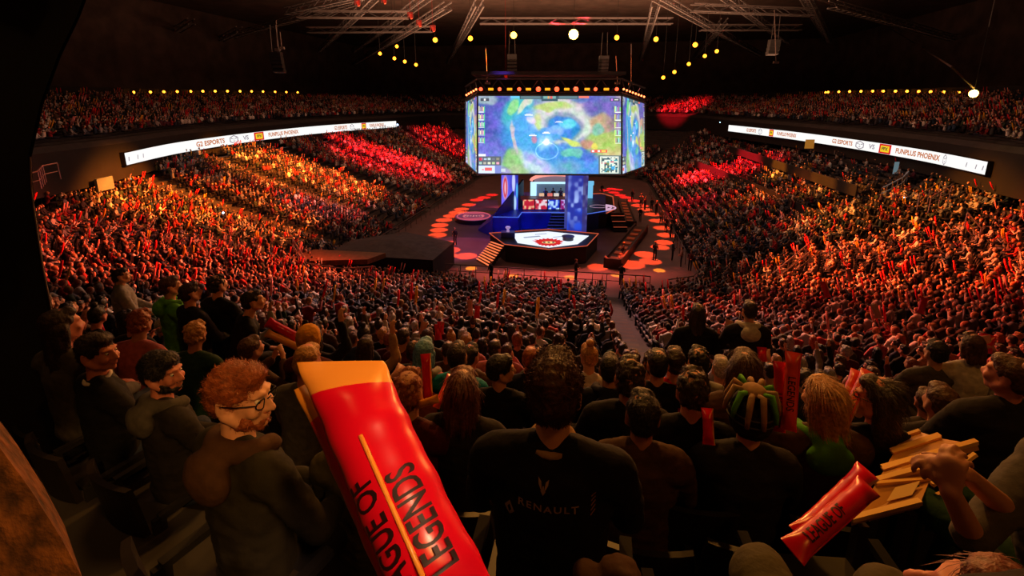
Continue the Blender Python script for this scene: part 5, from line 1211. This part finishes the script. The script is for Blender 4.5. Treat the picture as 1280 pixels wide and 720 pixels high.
kn, hc, tp = human(dict(vox=.010, hair='short', top='black', trousers='olive', seed=30, lean=-.12, arms={'L': ((-.24, -.12, .78), (-.2, .0, .6), (0, .5, -1), (1, 0, 0), .4), 'R': ((.24, -.12, .78), (.2, .0, .6), (0, .5, -1), (-1, 0, 0), .4)})); del kn['_hc']
kl = V3(.62, .42, 12.40); kn.location = kl; kn.rotation_euler.z = -YAW; heroes.append(kl.copy()); tag(kn, 'seated person whose olive knee shows at the bottom edge', 'person'); seat_at(kl, -YAW, 'dark folding seat at the bottom edge under the olive kneed person')
# standing people at the left and right
def stander(label, px, py, t, **k): return hero(label, px, py, t, pose='stand', hair=k.pop('hair', 'short'), **k)
stander('standing man in a pale grey patterned jacket among the left crowd', 151, 345, 6.3, top='lightgrey', puff=.02, hairc='dark', seed=31, rz=-.9)
stander('standing spectator in a lime green hooded sweater', 213, 358, 6.0, top='green', hood='green', hairc='brown', seed=32, rz=-.7)
stander('standing spectator in a black jacket right of the lime green hood', 238, 366, 5.8, top='navy', hairc='dark', seed=33, rz=-.5)
stander('tall standing spectator in black right of the navy jacket', 272, 356, 5.4, top='black', hairc='black', hair='curly', seed=34, rz=-.3)
stander('spectator in black bending forward by the red and gold clappers', 316, 376, 5.2, top='black', hairc='black', seed=35, rz=-.9, lean=.25)
stander('standing spectator with white collar and dark coat right of centre', 937, 388, 6.2, top='charcoal', hood='white', hairc='dark', seed=36)
stander('standing spectator in a black coat left of the white collar', 872, 392, 6.4, top='black', hairc='dark', hair='long', seed=37)
hero('spectator in a mustard yellow beanie below the standing group', 387, 424, 4.2, hair='short', beanie='mustard', top='maroon', seed=38)
# --- inflatable clappers
M_cr = mat('clapper_red', (.86, .03, .15), .28, nscale=6, namp=.15, spec=.6); M_cg = mat('clapper_gold', (.92, .62, .22), .28, spec=.6); M_co = mat('clapper_orange', (.90, .26, .14), .3, spec=.6); M_cp = mat('clapper_pale', (.80, .55, .50), .35)
M_ct = mat('clapper_print', (.12, .02, .03), .5)
def clapper(a, b, r, label, txt=None, side=M_cg, main=None, group=None, tspan=(.1, .9), roll=0, tsize=.75, goldtop=0, rev=False, taper=1.0, flare=.22, skew=0, cap=None, sa=PI):
    main = main or M_cr; a = Vector(a); b = Vector(b); d = b-a; L = d.length; z = d.normalized(); toc = (EYEV-(a+b)/2); y = (toc-z*toc.dot(z)).normalized(); x = y.cross(z).normalized()
    if roll: Mx = Matrix.Rotation(roll, 3, z); x = Mx @ x; y = Mx @ y
    M = Matrix((x, y, z)).transposed(); root = empty('inflatable_clapper', a); tag(root, label, 'clapper', group); n = 20; rings = 30
    mb = MB(); vs = []; prof = []
    for j in range(rings+1):
        f = j/rings; e = min(f, 1-f)*L/(r*2.2); e = min(1, e); wx = r*(1+flare*(1-e)); wy = r*max(.06, math.sin(e*PI/2))
        crk = 1+.03*math.sin(f*37+1)*math.sin(f*11); tp_ = 1+(taper-1)*f
        for k in range(n): an = 2*PI*k/n; vs.append(M @ Vector((wx*crk*tp_*math.cos(an), wy*crk*tp_*math.sin(an), f*L+skew*math.cos(an)*max(0, (f-.6)/.4))))
        prof.append((wx, wy))
    fs = []; ms = []
    for j in range(rings):
        for k in range(n):
            fs.append((j*n+k, j*n+(k+1) % n, (j+1)*n+(k+1) % n, (j+1)*n+k)); an = 2*PI*(k+.5)/n
            ms.append(2 if (j/rings > 1-goldtop) else 1 if (side is not None and (math.cos(an) < -.86)) else 0)
    mb.add(vs, fs); mb.m = ms; mb.add([vs[k] for k in range(n)], [tuple(range(n))[::-1]], 1); mb.add([vs[rings*n+k] for k in range(n)], [tuple(range(n))], 1)
    mb.build('tube', [main, side or main, cap or side or main], root, True)
    m = MB()
    m.tube([M @ Vector((r*math.cos(sa), r*math.sin(sa), L*f)) for f in ((.06, .3, .6, .94) if not cap else (.1, .3, .5, .66))], r*(.10 if not cap else .07), 5)
    m.build('seam', cap or side or main, root, True)
    if txt:
        me = text_mesh(txt, 1, bold=.015); xs = [v.co.x for v in me.vertices]; x0, x1 = min(xs), max(xs); s0, s1 = tspan; sc = (s1-s0)*L/(x1-x0)
        bm = bmesh.new(); bm.from_mesh(me)
        for _ in range(2):
            es = [e for e in bm.edges if e.calc_length() > .3]
            if es: bmesh.ops.subdivide_edges(bm, edges=es, cuts=1)
        bm.to_mesh(me); bm.free(); zc = (s0+s1)/2*L
        for v in me.vertices:
            al = (v.co.x-(x0+x1)/2)*sc; ar = v.co.y*r*tsize*2.0
            if rev: al, ar = -al, -ar
            an = PI/2-ar/r; v.co = M @ Vector((math.cos(an)*r*1.035, math.sin(an)*r*1.035, zc+al))
        me.materials.clear(); me.materials.append(M_ct); link('lettering', me, root)
    return root
bc = clapper(at(582, 800, .40), at(424, 452, .53), .0385, 'huge red clapper with gold top nearest the camera, at lower left', 'LEAGUE OF\nLEGENDS', tspan=(.14, .54), goldtop=.15, tsize=.50, side=M_cr, cap=M_cg, sa=PI*.5, roll=-.25, flare=.10, skew=.028)
clapper(at(566, 850, .47), at(395, 474, .58), .024, 'second slimmer red clapper tucked behind the huge one', None, roll=.1, goldtop=.14, flare=.1)
clapper(at(535, 500, 2.55), at(532, 442, 2.6), .024, 'upright red and gold clapper left of the auburn bob', tspan=(.1, .9))
clapper(at(522, 506, 2.45), at(548, 498, 2.4), .018, 'gold end of a clapper lying across the upright one', main=M_cg)
clapper(at(545, 510, 2.5), at(563, 468, 2.7), .016, 'slanted gold clapper between the upright one and the auburn bob', main=M_co)
clapper(at(974, 540, 2.25), at(974, 452, 2.3), .022, 'left upright red clapper beside the green beanie', 'LEAGUE OF', tspan=(.08, .55), side=M_co, rev=True)
clapper(at(985, 538, 2.2), at(992, 440, 2.25), .029, 'right upright orange clapper printed with dark letters', 'LEGENDS', main=M_co, side=M_cr, tspan=(.25, .68), rev=True)
clapper(at(1046, 526, 2.45), at(1072, 463, 2.6), .026, 'left leaning orange clapper behind the blond woman', 'OF', main=M_co, side=M_cp, tspan=(.3, .5))
clapper(at(1052, 532, 2.4), at(1085, 463, 2.55), .026, 'right leaning orange clapper printed with dark letters', 'LEGENDS', main=M_co, side=M_cp, tspan=(.05, .62))
clapper(at(990, 690, 1.45), at(1086, 607, 1.7), .034, 'lower red clapper resting on the dark seats at bottom right', 'LEAGUE OF', tspan=(.12, .55), side=M_cr)
clapper(at(1000, 672, 1.55), at(1085, 588, 1.8), .034, 'upper red clapper with pale edge beside the wooden seats', side=M_cp)
clapper(at(886, 556, 2.3), at(884, 510, 2.35), .024, 'short upright red and gold clapper left of the green beanie', side=M_cg)
clapper(at(375, 424, 5.0), at(334, 402, 5.1), .045, 'red clapper held out by the bending spectator', side=M_cr)
clapper(at(376, 436, 4.9), at(333, 416, 5.0), .035, 'gold clapper held out below the red one', main=M_cg)
clapper(at(492, 474, 3.6), at(503, 456, 3.7), .030, 'pale rolled paper clapper left of the upright red one', main=M_cp, side=M_cp)
clapper(at(953, 452, 5.2), at(952, 434, 5.3), .04, 'small red clapper raised right of the long haired woman', side=M_cr)
clapper(at(960, 452, 5.2), at(958, 436, 5.3), .03, 'small pink clapper next to the small red one', main=M_cp)
for k, (x0, y0, x1, y1, t) in enumerate(((548, 425, 547, 405, 8), (527, 418, 531, 402, 8), (550, 418, 551, 402, 8), (588, 395, 587, 375, 10), (596, 398, 597, 382, 10), (1238, 442, 1228, 420, 5), (1230, 440, 1236, 418, 5), (905, 420, 912, 400, 8), (1150, 392, 1156, 372, 9), (1098, 398, 1092, 380, 9), (125, 415, 118, 390, 7), (100, 412, 110, 388, 7), (1035, 372, 1028, 352, 10), (1064, 352, 1060, 336, 12))):
    clapper(at(x0, y0, t), at(x1, y1, t), .05, ['raised pink red clapper above the rows, ', ''][1]+'small raised clapper above the crowd, '+['over the left block of the centre rows', 'left of its pair in the centre rows', 'right of its pair in the centre rows', 'left one before the podium', 'right one before the podium', 'left one near the right edge', 'right one near the right edge', 'below the right corner of the floor', 'over the upper right block', 'between the aisles at right', 'right one near the left edge', 'left one near the left edge', 'at the middle of the right block', 'highest one of the right block'][k], main=(M_cr, M_cp)[k % 2], side=None, group='raised clappers in the crowd')
# --- wooden seats at lower right
M_ply = mat('amber_plywood', (.78, .56, .26), .5, nscale=5, namp=.18)
Ls = [((1064, 652), (1150, 630), 1.95), ((1094, 606), (1168, 586), 2.08), ((1104, 589), (1222, 556), 2.20), ((1116, 568), (1176, 548), 2.32), ((1124, 549), (1150, 540), 2.44)]
for k in range(4):
    a, b, t = Ls[k]; c, d, t2 = Ls[k+1]; A0, B0 = at(*a, t), at(*b, t); C0, D0 = at(*c, t2-.02), at(*((1162, 600) if k == 0 else (1178, 566) if k == 1 else d), t2-.02)
    root = empty('plywood_seat', ((A0+B0)/2)); tag(root, ['nearest', 'second', 'third', 'farthest'][k]+' amber plywood seat board in the lit block at lower right', 'seat'); O = root.location
    q = [p-O for p in (A0, B0, D0, C0)]; nn = (q[1]-q[0]).cross(q[3]-q[0]).normalized()*.025
    m = MB(); m.hull8([p-nn for p in q]+q); m.build('board', M_ply, root)
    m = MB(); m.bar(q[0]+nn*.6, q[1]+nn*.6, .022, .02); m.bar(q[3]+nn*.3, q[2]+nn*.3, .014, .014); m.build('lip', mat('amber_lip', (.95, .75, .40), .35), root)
    for f in (.15, .85): p = q[0].lerp(q[1], f)-nn; MB().bar(p, Vector((p.x, p.y, tread(A0)-O.z)), .04).build('leg', M_steel, root)
    if k == 0:
        m = MB(); p = q[0].lerp(q[3], .62).lerp(q[1].lerp(q[2], .62), .62); ux = (q[1]-q[0]).normalized()*.055; uy = (q[3]-q[0]).normalized()*.045; pp_ = [p-ux-uy, p+ux-uy, p+ux+uy, p-ux+uy]
        m.hull8([x+nn*.2 for x in pp_]+[x+nn*.35 for x in pp_]); m.build('number_plate', mat('plate_pale', (.85, .70, .42), .5), root)
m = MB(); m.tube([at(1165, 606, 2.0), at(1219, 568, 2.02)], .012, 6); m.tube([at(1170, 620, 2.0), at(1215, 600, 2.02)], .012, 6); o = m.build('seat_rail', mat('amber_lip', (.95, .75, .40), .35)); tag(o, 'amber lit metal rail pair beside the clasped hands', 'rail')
# seat tops in front of the camera at the bottom
for k, (px, py, t, lab) in enumerate(((840, 735, 1.15, 'dark seat back at the bottom edge right of the jersey man'), (925, 700, 1.5, 'dark curved seat back below the green beanie'), (1040, 650, 1.75, 'dark curved seat back under the lower red clapper'), (1110, 690, 1.45, 'dark curved seat back at the bottom right'))):
    p = at(px, py, t); seat_at(V3(p.x, p.y, p.z-.85), -YAW+.1, lab)
# folded coat at the bottom
m = MB(); m.ell((0, 0, 0), (.055, .05, .05)); m.ell((-.07, .02, -.02), (.04, .04, .035)); me = remeshed(m, .01, 4, 'coat'); wrinkle(me, .012, 18, 5); me.materials.append(CM['brown']); o = link('folded_coat', me); o.location = at(775, 722, 1.15); tag(o, 'brown folded coat lying on a seat back at the bottom edge', 'coat')
# black curtain, cable and concrete stub on the left
cp = [(38, 196), (40, 240), (46, 285), (53, 330), (61, 370), (70, 415)]
P = [at(x, y, 3.6) for x, y in cp]; P.append(at(84, 470, 3.6)); P.append(at(110, 560, 3.6))
m = MB(); m.tube([p for p in catmull(P, 6)], .006, 6); o = m.build('thin_cable', mat('cable_pale', (.42, .34, .34), .6)); tag(o, 'thin pale cable hanging in a curve at the far left', 'cable')
m = MB(); Q = [at(x, y, 3.75) for x, y in ((118, -40), (96, 20), (72, 70), (50, 130))]+[at(x-3, y, 3.75) for x, y in cp]+[at(80, 470, 3.75), at(95, 560, 3.75)]; Lq = [Vector((-6.5, p.y+.8*math.sin(i), p.z)) for i, p in enumerate(Q)]
vs = []; 
for i, (p, l) in enumerate(zip(Q, Lq)):
    for j in range(9): f = j/8; r_ = p.lerp(l, f); vs.append(r_+V3(0, .05*math.sin(j*2.4), 0))
for i, (p, l) in enumerate(zip(Q, Lq)):
    for j in range(9): f = j/8; r_ = p.lerp(l, f); vs.append(r_+V3(0, .05*math.sin(j*2.4)+.03, 0))
n_ = len(Q)*9; fs = [(i*9+j, i*9+j+1, (i+1)*9+j+1, (i+1)*9+j) for i in range(len(Q)-1) for j in range(8)]; fs += [tuple(n_+k for k in f[::-1]) for f in fs]
m.add(vs, fs); o = m.build('black_curtain', M_black, smooth=True); tag(o, 'black curtain hanging along the far left side', 'curtain')
m = MB(); pc = [at(-60, 470, .75), at(0, 560, .75), at(38, 612, .75), at(76, 672, .75), at(104, 725, .75), at(130, 800, .75), at(-150, 800, .75)]
back = [p+V3(-.12, .10, 0) for p in pc]; n_ = len(pc); m.add(pc+back, [tuple(range(n_)), tuple(range(2*n_-1, n_-1, -1))]+[(i, i+n_, (i+1) % n_+n_, (i+1) % n_) for i in range(n_)])
o = m.build('rough_pillar', mat('rough_brown', (.40, .24, .11), .9, nscale=26, namp=.75, bump=1)); tag(o, 'rough brown slanted pillar edge in the lower left corner', 'pillar')
# --- generic spectators: prototypes then copies
protos = []
NM = ['lap', 'lap', 'clap', 'lap', 'up', 'phone', 'lap', 'hug']
ARM = {'lap': {}, 'clap': {'L': ((-.25, .16, .82), (-.06, .34, 1.0), (.3, .3, 1), (1, 0, 0), .2), 'R': ((.25, .16, .82), (.06, .34, 1.0), (-.3, .3, 1), (-1, 0, 0), .2)},
       'up': {'R': ((.31, .10, 1.12), (.25, .16, 1.38), (0, .1, 1), (0, 1, 0), .3)}, 'phone': {'L': ((-.24, .12, .80), (-.08, .34, .92), (.1, .5, .8), (1, .2, 0), .6), 'R': ((.24, .12, .80), (.10, .34, .94), (-.1, .5, .8), (-1, .2, 0), .6)}, 'hug': {'L': ((-.24, .10, .80), (.06, .22, .84), (1, .1, .2), (0, -1, 0), .3), 'R': ((.24, .10, .80), (-.06, .24, .86), (-1, .1, .2), (0, -1, 0), .3)}}
HS_ = ['short', 'curly', 'short', 'long', 'bob', 'short', 'bun', 'short']
for i in range(8):
    r_, hc, tp = human(dict(vox=.016, hair=HS_[i], arms=ARM[NM[i]], seed=50+i, lean=(.0, .12, .05, 0, .03, .1, .18, -.05)[i], head=((0, 0, 0), (14, -4, 3), (-12, 2, 0), (-18, -4, -3), (8, 0, 4), (0, -14, 0), (20, -3, 0), (-8, 3, 0))[i], vol=(.0, .002, .004, 0, 0, -.003, .002, 0)[i], fat=(1, 1.08, .95, .92, .95, 1.05, .95, 1.1)[i], shoulder=(.185, .195, .18, .17, .17, .19, .17, .195)[i]))
    del r_['_hc']; protos.append(r_); reg(r_)
ORD = ['first', 'second', 'third', 'fourth', 'fifth', 'sixth', 'seventh', 'eighth', 'ninth', 'tenth', 'eleventh', 'twelfth', 'thirteenth', 'fourteenth', 'fifteenth', 'sixteenth', 'seventeenth', 'eighteenth', 'nineteenth', 'twentieth']
def nth(n):
    n = max(0, min(98, n))
    if n < 20: return ORD[n]
    t, o_ = divmod(n+1, 10); T_ = {2: 'twent', 3: 'thirt', 4: 'fort', 5: 'fift', 6: 'sixt', 7: 'sevent', 8: 'eight', 9: 'ninet'}[t]
    return T_+'ieth' if o_ == 0 else T_+'y-'+ORD[o_-1]
cand = sorted([s for s in seats if s[4] and 2.5 < s[6] and -25 < s[7] < 1310 and s[8] < 730], key=lambda s: s[6])
used = set(); cnt = 0; firstuse = set()
def blocked(p):
    for h in heroes:
        if (p-h).to_2d().length < .44: return True
    return False
for s in seats:
    if s[6] <= 2.5 or blocked(s[0]) or (s[6] < 5 and s[7] < 72): used.add(id(s))
rowmap = {}
for s in seats:
    if 2.0 < s[6]: rowmap.setdefault(s[5], []).append(s)
cws = ['black', 'charcoal', 'navy', 'grey', 'black', 'charcoal', 'maroon', 'lightgrey', 'olive', 'brown', 'white', 'denim', 'black', 'darkgreen', 'pink', 'beige']
hws = ['black', 'dark', 'brown', 'dark', 'ginger', 'blond', 'grey', 'dark', 'brown', 'black']
wordc = dict(lightgrey='light grey', darkgreen='dark green', denim='denim blue', charcoal='charcoal', dark='dark brown')
labels = set()
for s in cand:
    if id(s) in used: continue
    if cnt >= 250: break
    used.add(id(s)); i = random.randrange(8); pr = protos[i]; rz = math.atan2(s[1].y, s[1].x)-PI/2+random.uniform(-.2, .2)
    if s[2] > 20 and s[3] < 1.02: rz = -YAW+random.uniform(-.15, .2)
    if i not in firstuse: firstuse.add(i); o = pr; o.location = s[0]; o.rotation_euler = (0, 0, rz)
    else: o = dup(pr, s[0], rz)
    sc = random.uniform(.93, 1.05); o.scale = (sc, sc, sc)
    tc = random.choice(cws); hcn = random.choice(hws); kids = [c for c in bpy.data.objects if c.parent == o] if False else None
    o['_k'] = cnt; cnt += 1
    pend = (o, tc, hcn)
    row = rowmap[s[5]]; q = s[3] if s[3] < 4 else s[3]-8; r0 = RC+s[2]
    side_ = 'left' if s[7] < proj(W(1.3, UV(s[0])[1], s[0].z+1))[0] else 'right'
    same = sorted([a for a in row if (a[7] < 785) == (s[7] < 785) and a[6] < 25], key=lambda a: abs(a[7]-785)); n_ = [a is s for a in same].index(True); sd = 'left' if s[7] < 785 else 'right'
    lab = '%s top, %s hair, %s row down, %s seat %s of centre aisle' % (wordc.get(tc, tc), wordc.get(hcn, hcn), nth(ROWS.index(ROWS[33])-s[5]+2 if s[5] < 35 else 0), nth(n_), sd)
    del o['_k']; tag(o, 'spectator, '+lab, 'person', 'spectators seated in the nearest rows'); near_lab.append((o, tc, hcn))
bymap = {}
for c in C.objects:
    if c.parent: bymap.setdefault(c.parent.name, []).append(c)
for o, tc, hcn in near_lab:
    for c in bymap.get(o.name, []):
        b_ = c.name.split('.')[0]
        if b_ in ('jacket', 'hair', 'trousers', 'body') and c.material_slots:
            c.material_slots[0].link = 'OBJECT'
            c.material_slots[0].material = CM[tc] if b_ == 'jacket' else HM[hcn] if b_ == 'hair' else CM[random.choice(['denim', 'black', 'charcoal', 'grey'])] if b_ == 'trousers' else SK[random.choice(['fair', 'tan', 'rosy'])]
for i, p_ in enumerate(protos):
    if i not in firstuse:
        for c in bymap.get(p_.name, []): bpy.data.objects.remove(c)
        bpy.data.objects.remove(p_)
print('NEAR', cnt)
rest = [(s[0], s[1], rk(s[3] < 1.25 or s[3] > 7.8 or s[6] < 9), (rng.random()-.5)*.5, s[6]) for s in seats if s[4] and id(s) not in used]
o = bake('crowd', rest, lambda i: 0 if i[4] < 22 else (1 if i[4] < 50 else 2)); tag(o, 'dense crowd of seated spectators filling the lower bowl beyond the nearest rows', 'crowd', kind='stuff')
o = bake('upper_crowd', [(p, d, rk(), (rng.random()-.5)*.6) for p, d in upper], lambda i: 2); tag(o, 'dim crowd of spectators filling the upper tier above the ribbon boards', 'crowd', kind='stuff')
# seats under and between them
def seat_mesh():
    mb = MB(); mb.box((0, -.02, .44), (.46, .42, .06)); mb.box((0, -.25, .66), (.46, .05, .42), M=Matrix.Rotation(.15, 3, 'X')); mb.box((0, -.18, .2), (.08, .1, .4)); return mb
sm_ = seat_mesh(); sv = np.array(sm_.v); sf = np.array(sm_.f)
lst = [s for s in seats if id(s) not in used and (s[6] < 30 or not s[4] or s[7] > 800)]
P = np.array([tuple(s[0]) for s in lst]); ang = np.array([math.atan2(s[1].y, s[1].x)-PI/2 for s in lst]); c, s_ = np.cos(ang)[:, None], np.sin(ang)[:, None]
out = np.stack([sv[None, :, 0]*c-sv[None, :, 1]*s_+P[:, 0:1], sv[None, :, 0]*s_+sv[None, :, 1]*c+P[:, 1:2], sv[None, :, 2]+P[:, 2:3]*np.ones((1, len(sv)))], -1).reshape(-1, 3)
me = np_mesh('seat_rows', out, (sf[None]+(np.arange(len(lst))*len(sv))[:, None, None]).reshape(-1, 4)); me.materials.append(M_seat); o = link('seat_rows', me)
tag(o, 'rows of dark plastic stadium seats under and between the crowd', 'seats', kind='stuff')
# aisle stairs with yellow edges
for a in AISL:
    mb = MB(); my = MB(); any_ = False
    for k, s in enumerate(ROWS):
        if s > smax(a): break
        u, v = ringpt(s, a); u2, v2 = ringpt(s+.2, a); p = W(u, v, hs(s)); d = (W(u2, v2)-W(u, v)).normalized(); n = Vector((-d.y, d.x, 0))
        px, py, t = proj(p)
        if t < 1.6 or px < -60 or px > 1340: continue
        z0 = hs(s); dz = hs(s+.9)-z0
        c1 = p+d*.22; rz_ = math.atan2(d.y, d.x)-PI/2
        mb.box((c1.x, c1.y, z0+dz/4), (1.1, .46, dz/2), rz=rz_); any_ = True
        near_a = 1.2 < a < 2.0 or 7.2 < a < 7.9 or (a in (.42, .05) and s > 3)
        if near_a and t < 34:
            for e_, zz in ((-.01, dz/2), (.45, 0)):
                q = p+d*e_; my.box((q.x, q.y, z0+zz+.015), (1.08, .06, .03), rz=rz_)
    if any_:
        o = struct(mb.build('aisle_stairs', M_step))
        if my.v: struct(my.build('step_nosing', M_yel))
# handrails and parapets among the stands
def sr(q0, q1, s0, s1, h, label, mats=None): 
    n = 8; P = []
    for k in range(n+1): s = s0+(s1-s0)*k/n; u, v = ringpt(s, q0+(q1-q0)*k/n); P.append(W(u, v, hs(s)+.05))
    rail(P, h, label, 'handrail', mats=mats or M_rail, sp=1.5, r=.025)
def prl(pxs, z0s, h, label, sp=1.3, mats=None): rail([atz(x, y, z) for (x, y), z in zip(pxs, z0s)], h, label, 'handrail', mats=mats or M_rail, sp=sp, r=.03)
prl([(900, 300), (933, 335)], [1.2, .8], .9, 'pale handrail at the lower edge of the right stand')
prl([(962, 362), (1006, 326)], [1.4, 3.6], 1.1, 'double steel handrail beside the steps in the right stand')
prl([(970, 366), (1010, 334)], [1.4, 3.4], 1.1, 'second steel handrail beside the steps in the right stand')
prl([(367, 314), (385, 343)], [3.0, 2.3], 1.0, 'bright handrail at the left stand beside the draped tunnel')
prl([(385, 345), (430, 352), (470, 349)], [2.4, 2.4, 2.4], .9, 'low rail in front of the wooden landing')
prl([(1100, 250), (1126, 236), (1133, 228)], [6.2, 6.6, 6.8], 1.0, 'yellowish handrail below the right ribbon board')
prl([(1146, 262), (1172, 246)], [6.4, 7.2], 1.1, 'steel handrail among the upper right rows')
prl([(1160, 266), (1186, 250)], [6.4, 7.2], 1.1, 'second steel handrail among the upper right rows')
prl([(1205, 285), (1222, 305)], [6.2, 5.4], 1.0, 'short slanted handrail near the right edge')
prl([(40, 240), (52, 236), (58, 228), (76, 224)], [8.6, 8.6, 8.7, 8.8], 1.1, 'pale guard rail on the parapet at the far left', sp=.8)
def wall_bit(pxs, z, h, th, label, m_, name='parapet'):
    P = [atz(x, y, z) for x, y in pxs]; mb = MB(); O = P[0]
    for a, b in zip(P, P[1:]):
        mb.bar(a-O+Vector((0, 0, h/2)), b-O+Vector((0, 0, h/2)), th, h)
    o = mb.build(name, m_); o.location = O; tag(o, label, 'parapet'); return o
M_par = mat('parapet_grey', (.45, .52, .52), .7, nscale=1, namp=.2)
wall_bit([(38, 250), (60, 246), (78, 240)], 7.0, 1.7, .2, 'pale grey parapet wall at the far left under the guard rail', M_par)
wall_bit([(122, 240), (142, 235)], 7.0, 1.0, .2, 'small pale parapet behind the left crowd', M_par)
for i, (pp, z) in enumerate((([(868, 208), (935, 236), (1035, 285)], 3.4), ([(1000, 192), (1040, 205), (1095, 225)], 6.2), ([(912, 190), (985, 216), (1070, 246)], 5.6), ([(890, 286), (925, 330)], .5))):
    wall_bit(pp, z, 1.0, .15, ['long dark parapet between the blocks of the right stand', 'dark parapet below the right ribbon board', 'middle dark parapet stepping across the right stand', 'dark parapet at the foot of the right stand'][i], mat('parapet_dark', (.11, .10, .10), .8, nscale=1))
sg = atz(1012, 179, 8.0); mb = MB(); mb.box((0, 0, 0), (1.1, .08, 1.1)); o = mb.build('lit_sign', mat('amber_sign', (.1, .08, .05), emit=(.70, .45, .14), es=.7)); o.location = aty(1012, 180, 60); tag(o, 'small amber lit notice panel under the right ribbon board', 'sign')
mb = MB(); mb.box((0, 0, 0), (.4, .1, 1.2)); o = mb.build('lit_doorway', mat('door_pale', (.1, .1, .1), emit=(.45, .55, .58), es=.6)); o.location = aty(1120, 210, 47); tag(o, 'pale lit doorway strip under the right ribbon board', 'doorway')
mb = MB(); mb.box((0, 0, 0), (.3, .1, 1.6)); o = mb.build('lit_doorway', mat('door_pale2', (.1, .1, .1), emit=(.75, .8, .6), es=.8)); o.location = aty(160, 213, 42); tag(o, 'thin bright strip under the near end of the left ribbon board', 'doorway')
for k, (x, y, y_) in enumerate(((497, 156, 100), (279, 266, 40), (1050, 234, 50), (905, 353, 36), (900, 153, 90), (1131, 247, 40))):
    o = MB().ell((0, 0, 0), .09 if k else .2, nu=8, nv=6).build('phone_light', mat('phone_glow', (.1, .1, .1), emit=(.7, .85, 1), es=4)); o.location = aty(x, y, y_)
    tag(o, ['small white light at the far end of the left ribbon board', 'tiny white phone light in the left crowd', 'tiny white phone light below the right ribbon board', 'small bluish light at the corner of the floor', 'small white light at the far end of the right ribbon board', 'tiny bluish light among the upper right rows'][k], 'light')
# people down on the floor
def floor_person(px, py, label, top=(.08, .08, .1), item=None, face=None, kind='stand'):
    V, T, Rl = TPL[(kind, 0)]; pal = [SKIN[rng.integers(0, 4)], HAIR[rng.integers(0, 5)], np.array(top), TROU[rng.integers(0, 2)], CLAP[0]]
    col = np.array([pal[r_] for r_ in Rl]); me = np_mesh('person', V, T, vert_col=col, linear=True); me.materials.append(attr_mat('crowd_colours')); me.polygons.foreach_set('use_smooth', [True]*len(me.polygons))
    o = link('person', me); o.location = atz(px, py, 0); o.rotation_euler.z = face if face is not None else rng.random()*6; tag(o, label, 'person', 'people standing on the arena floor'); return o
fp_ = [((569, 306), 'person in dark clothes standing alone on the left side of the floor'), ((614, 353), 'person in black standing at the foot of the podium stairs'), ((719.5, 350), 'person in black standing before the front tip of the podium'),
       ((776, 356), 'person standing at the front barrier near the central aisle'), ((818, 325), 'person in dark clothes standing on the orange pools at right'), ((840, 325), 'person in light shoes standing right of the orange pools'),
       ((800, 277), 'person standing between the two long troughs'), ((778, 326), 'person standing beside the nearer trough'), ((752, 244), 'person standing behind the side platform'),
       ((790, 252), 'leftmost person in the red lit group at right'), ((801, 258), 'second person in the red lit group at right'), ((806, 262), 'third person in the red lit group, beside the rail'), ((814, 264), 'person in red light at the middle of the right rail'),
       ((820, 268), 'person in red light with raised arms by the right rail'), ((826, 280), 'person in pale top in the orange lit group by the right rail'), ((832, 290), 'person in orange light by the right rail'), ((838, 297), 'person with a bag in orange light at the right rail'),
       ((845, 300), 'person in dark clothes behind the orange lit group'), ((851, 333), 'person crouching over equipment near the right corner'), ((862, 338), 'person sitting by equipment at the right corner'), ((875, 342), 'person standing by the front right corner rail')]
for k, ((x, y), lab) in enumerate(fp_): floor_person(x, y, lab, top=[(.08, .08, .1), (.06, .06, .07), (.5, .4, .35), (.3, .1, .1)][(k % 4) if k > 8 else 0])
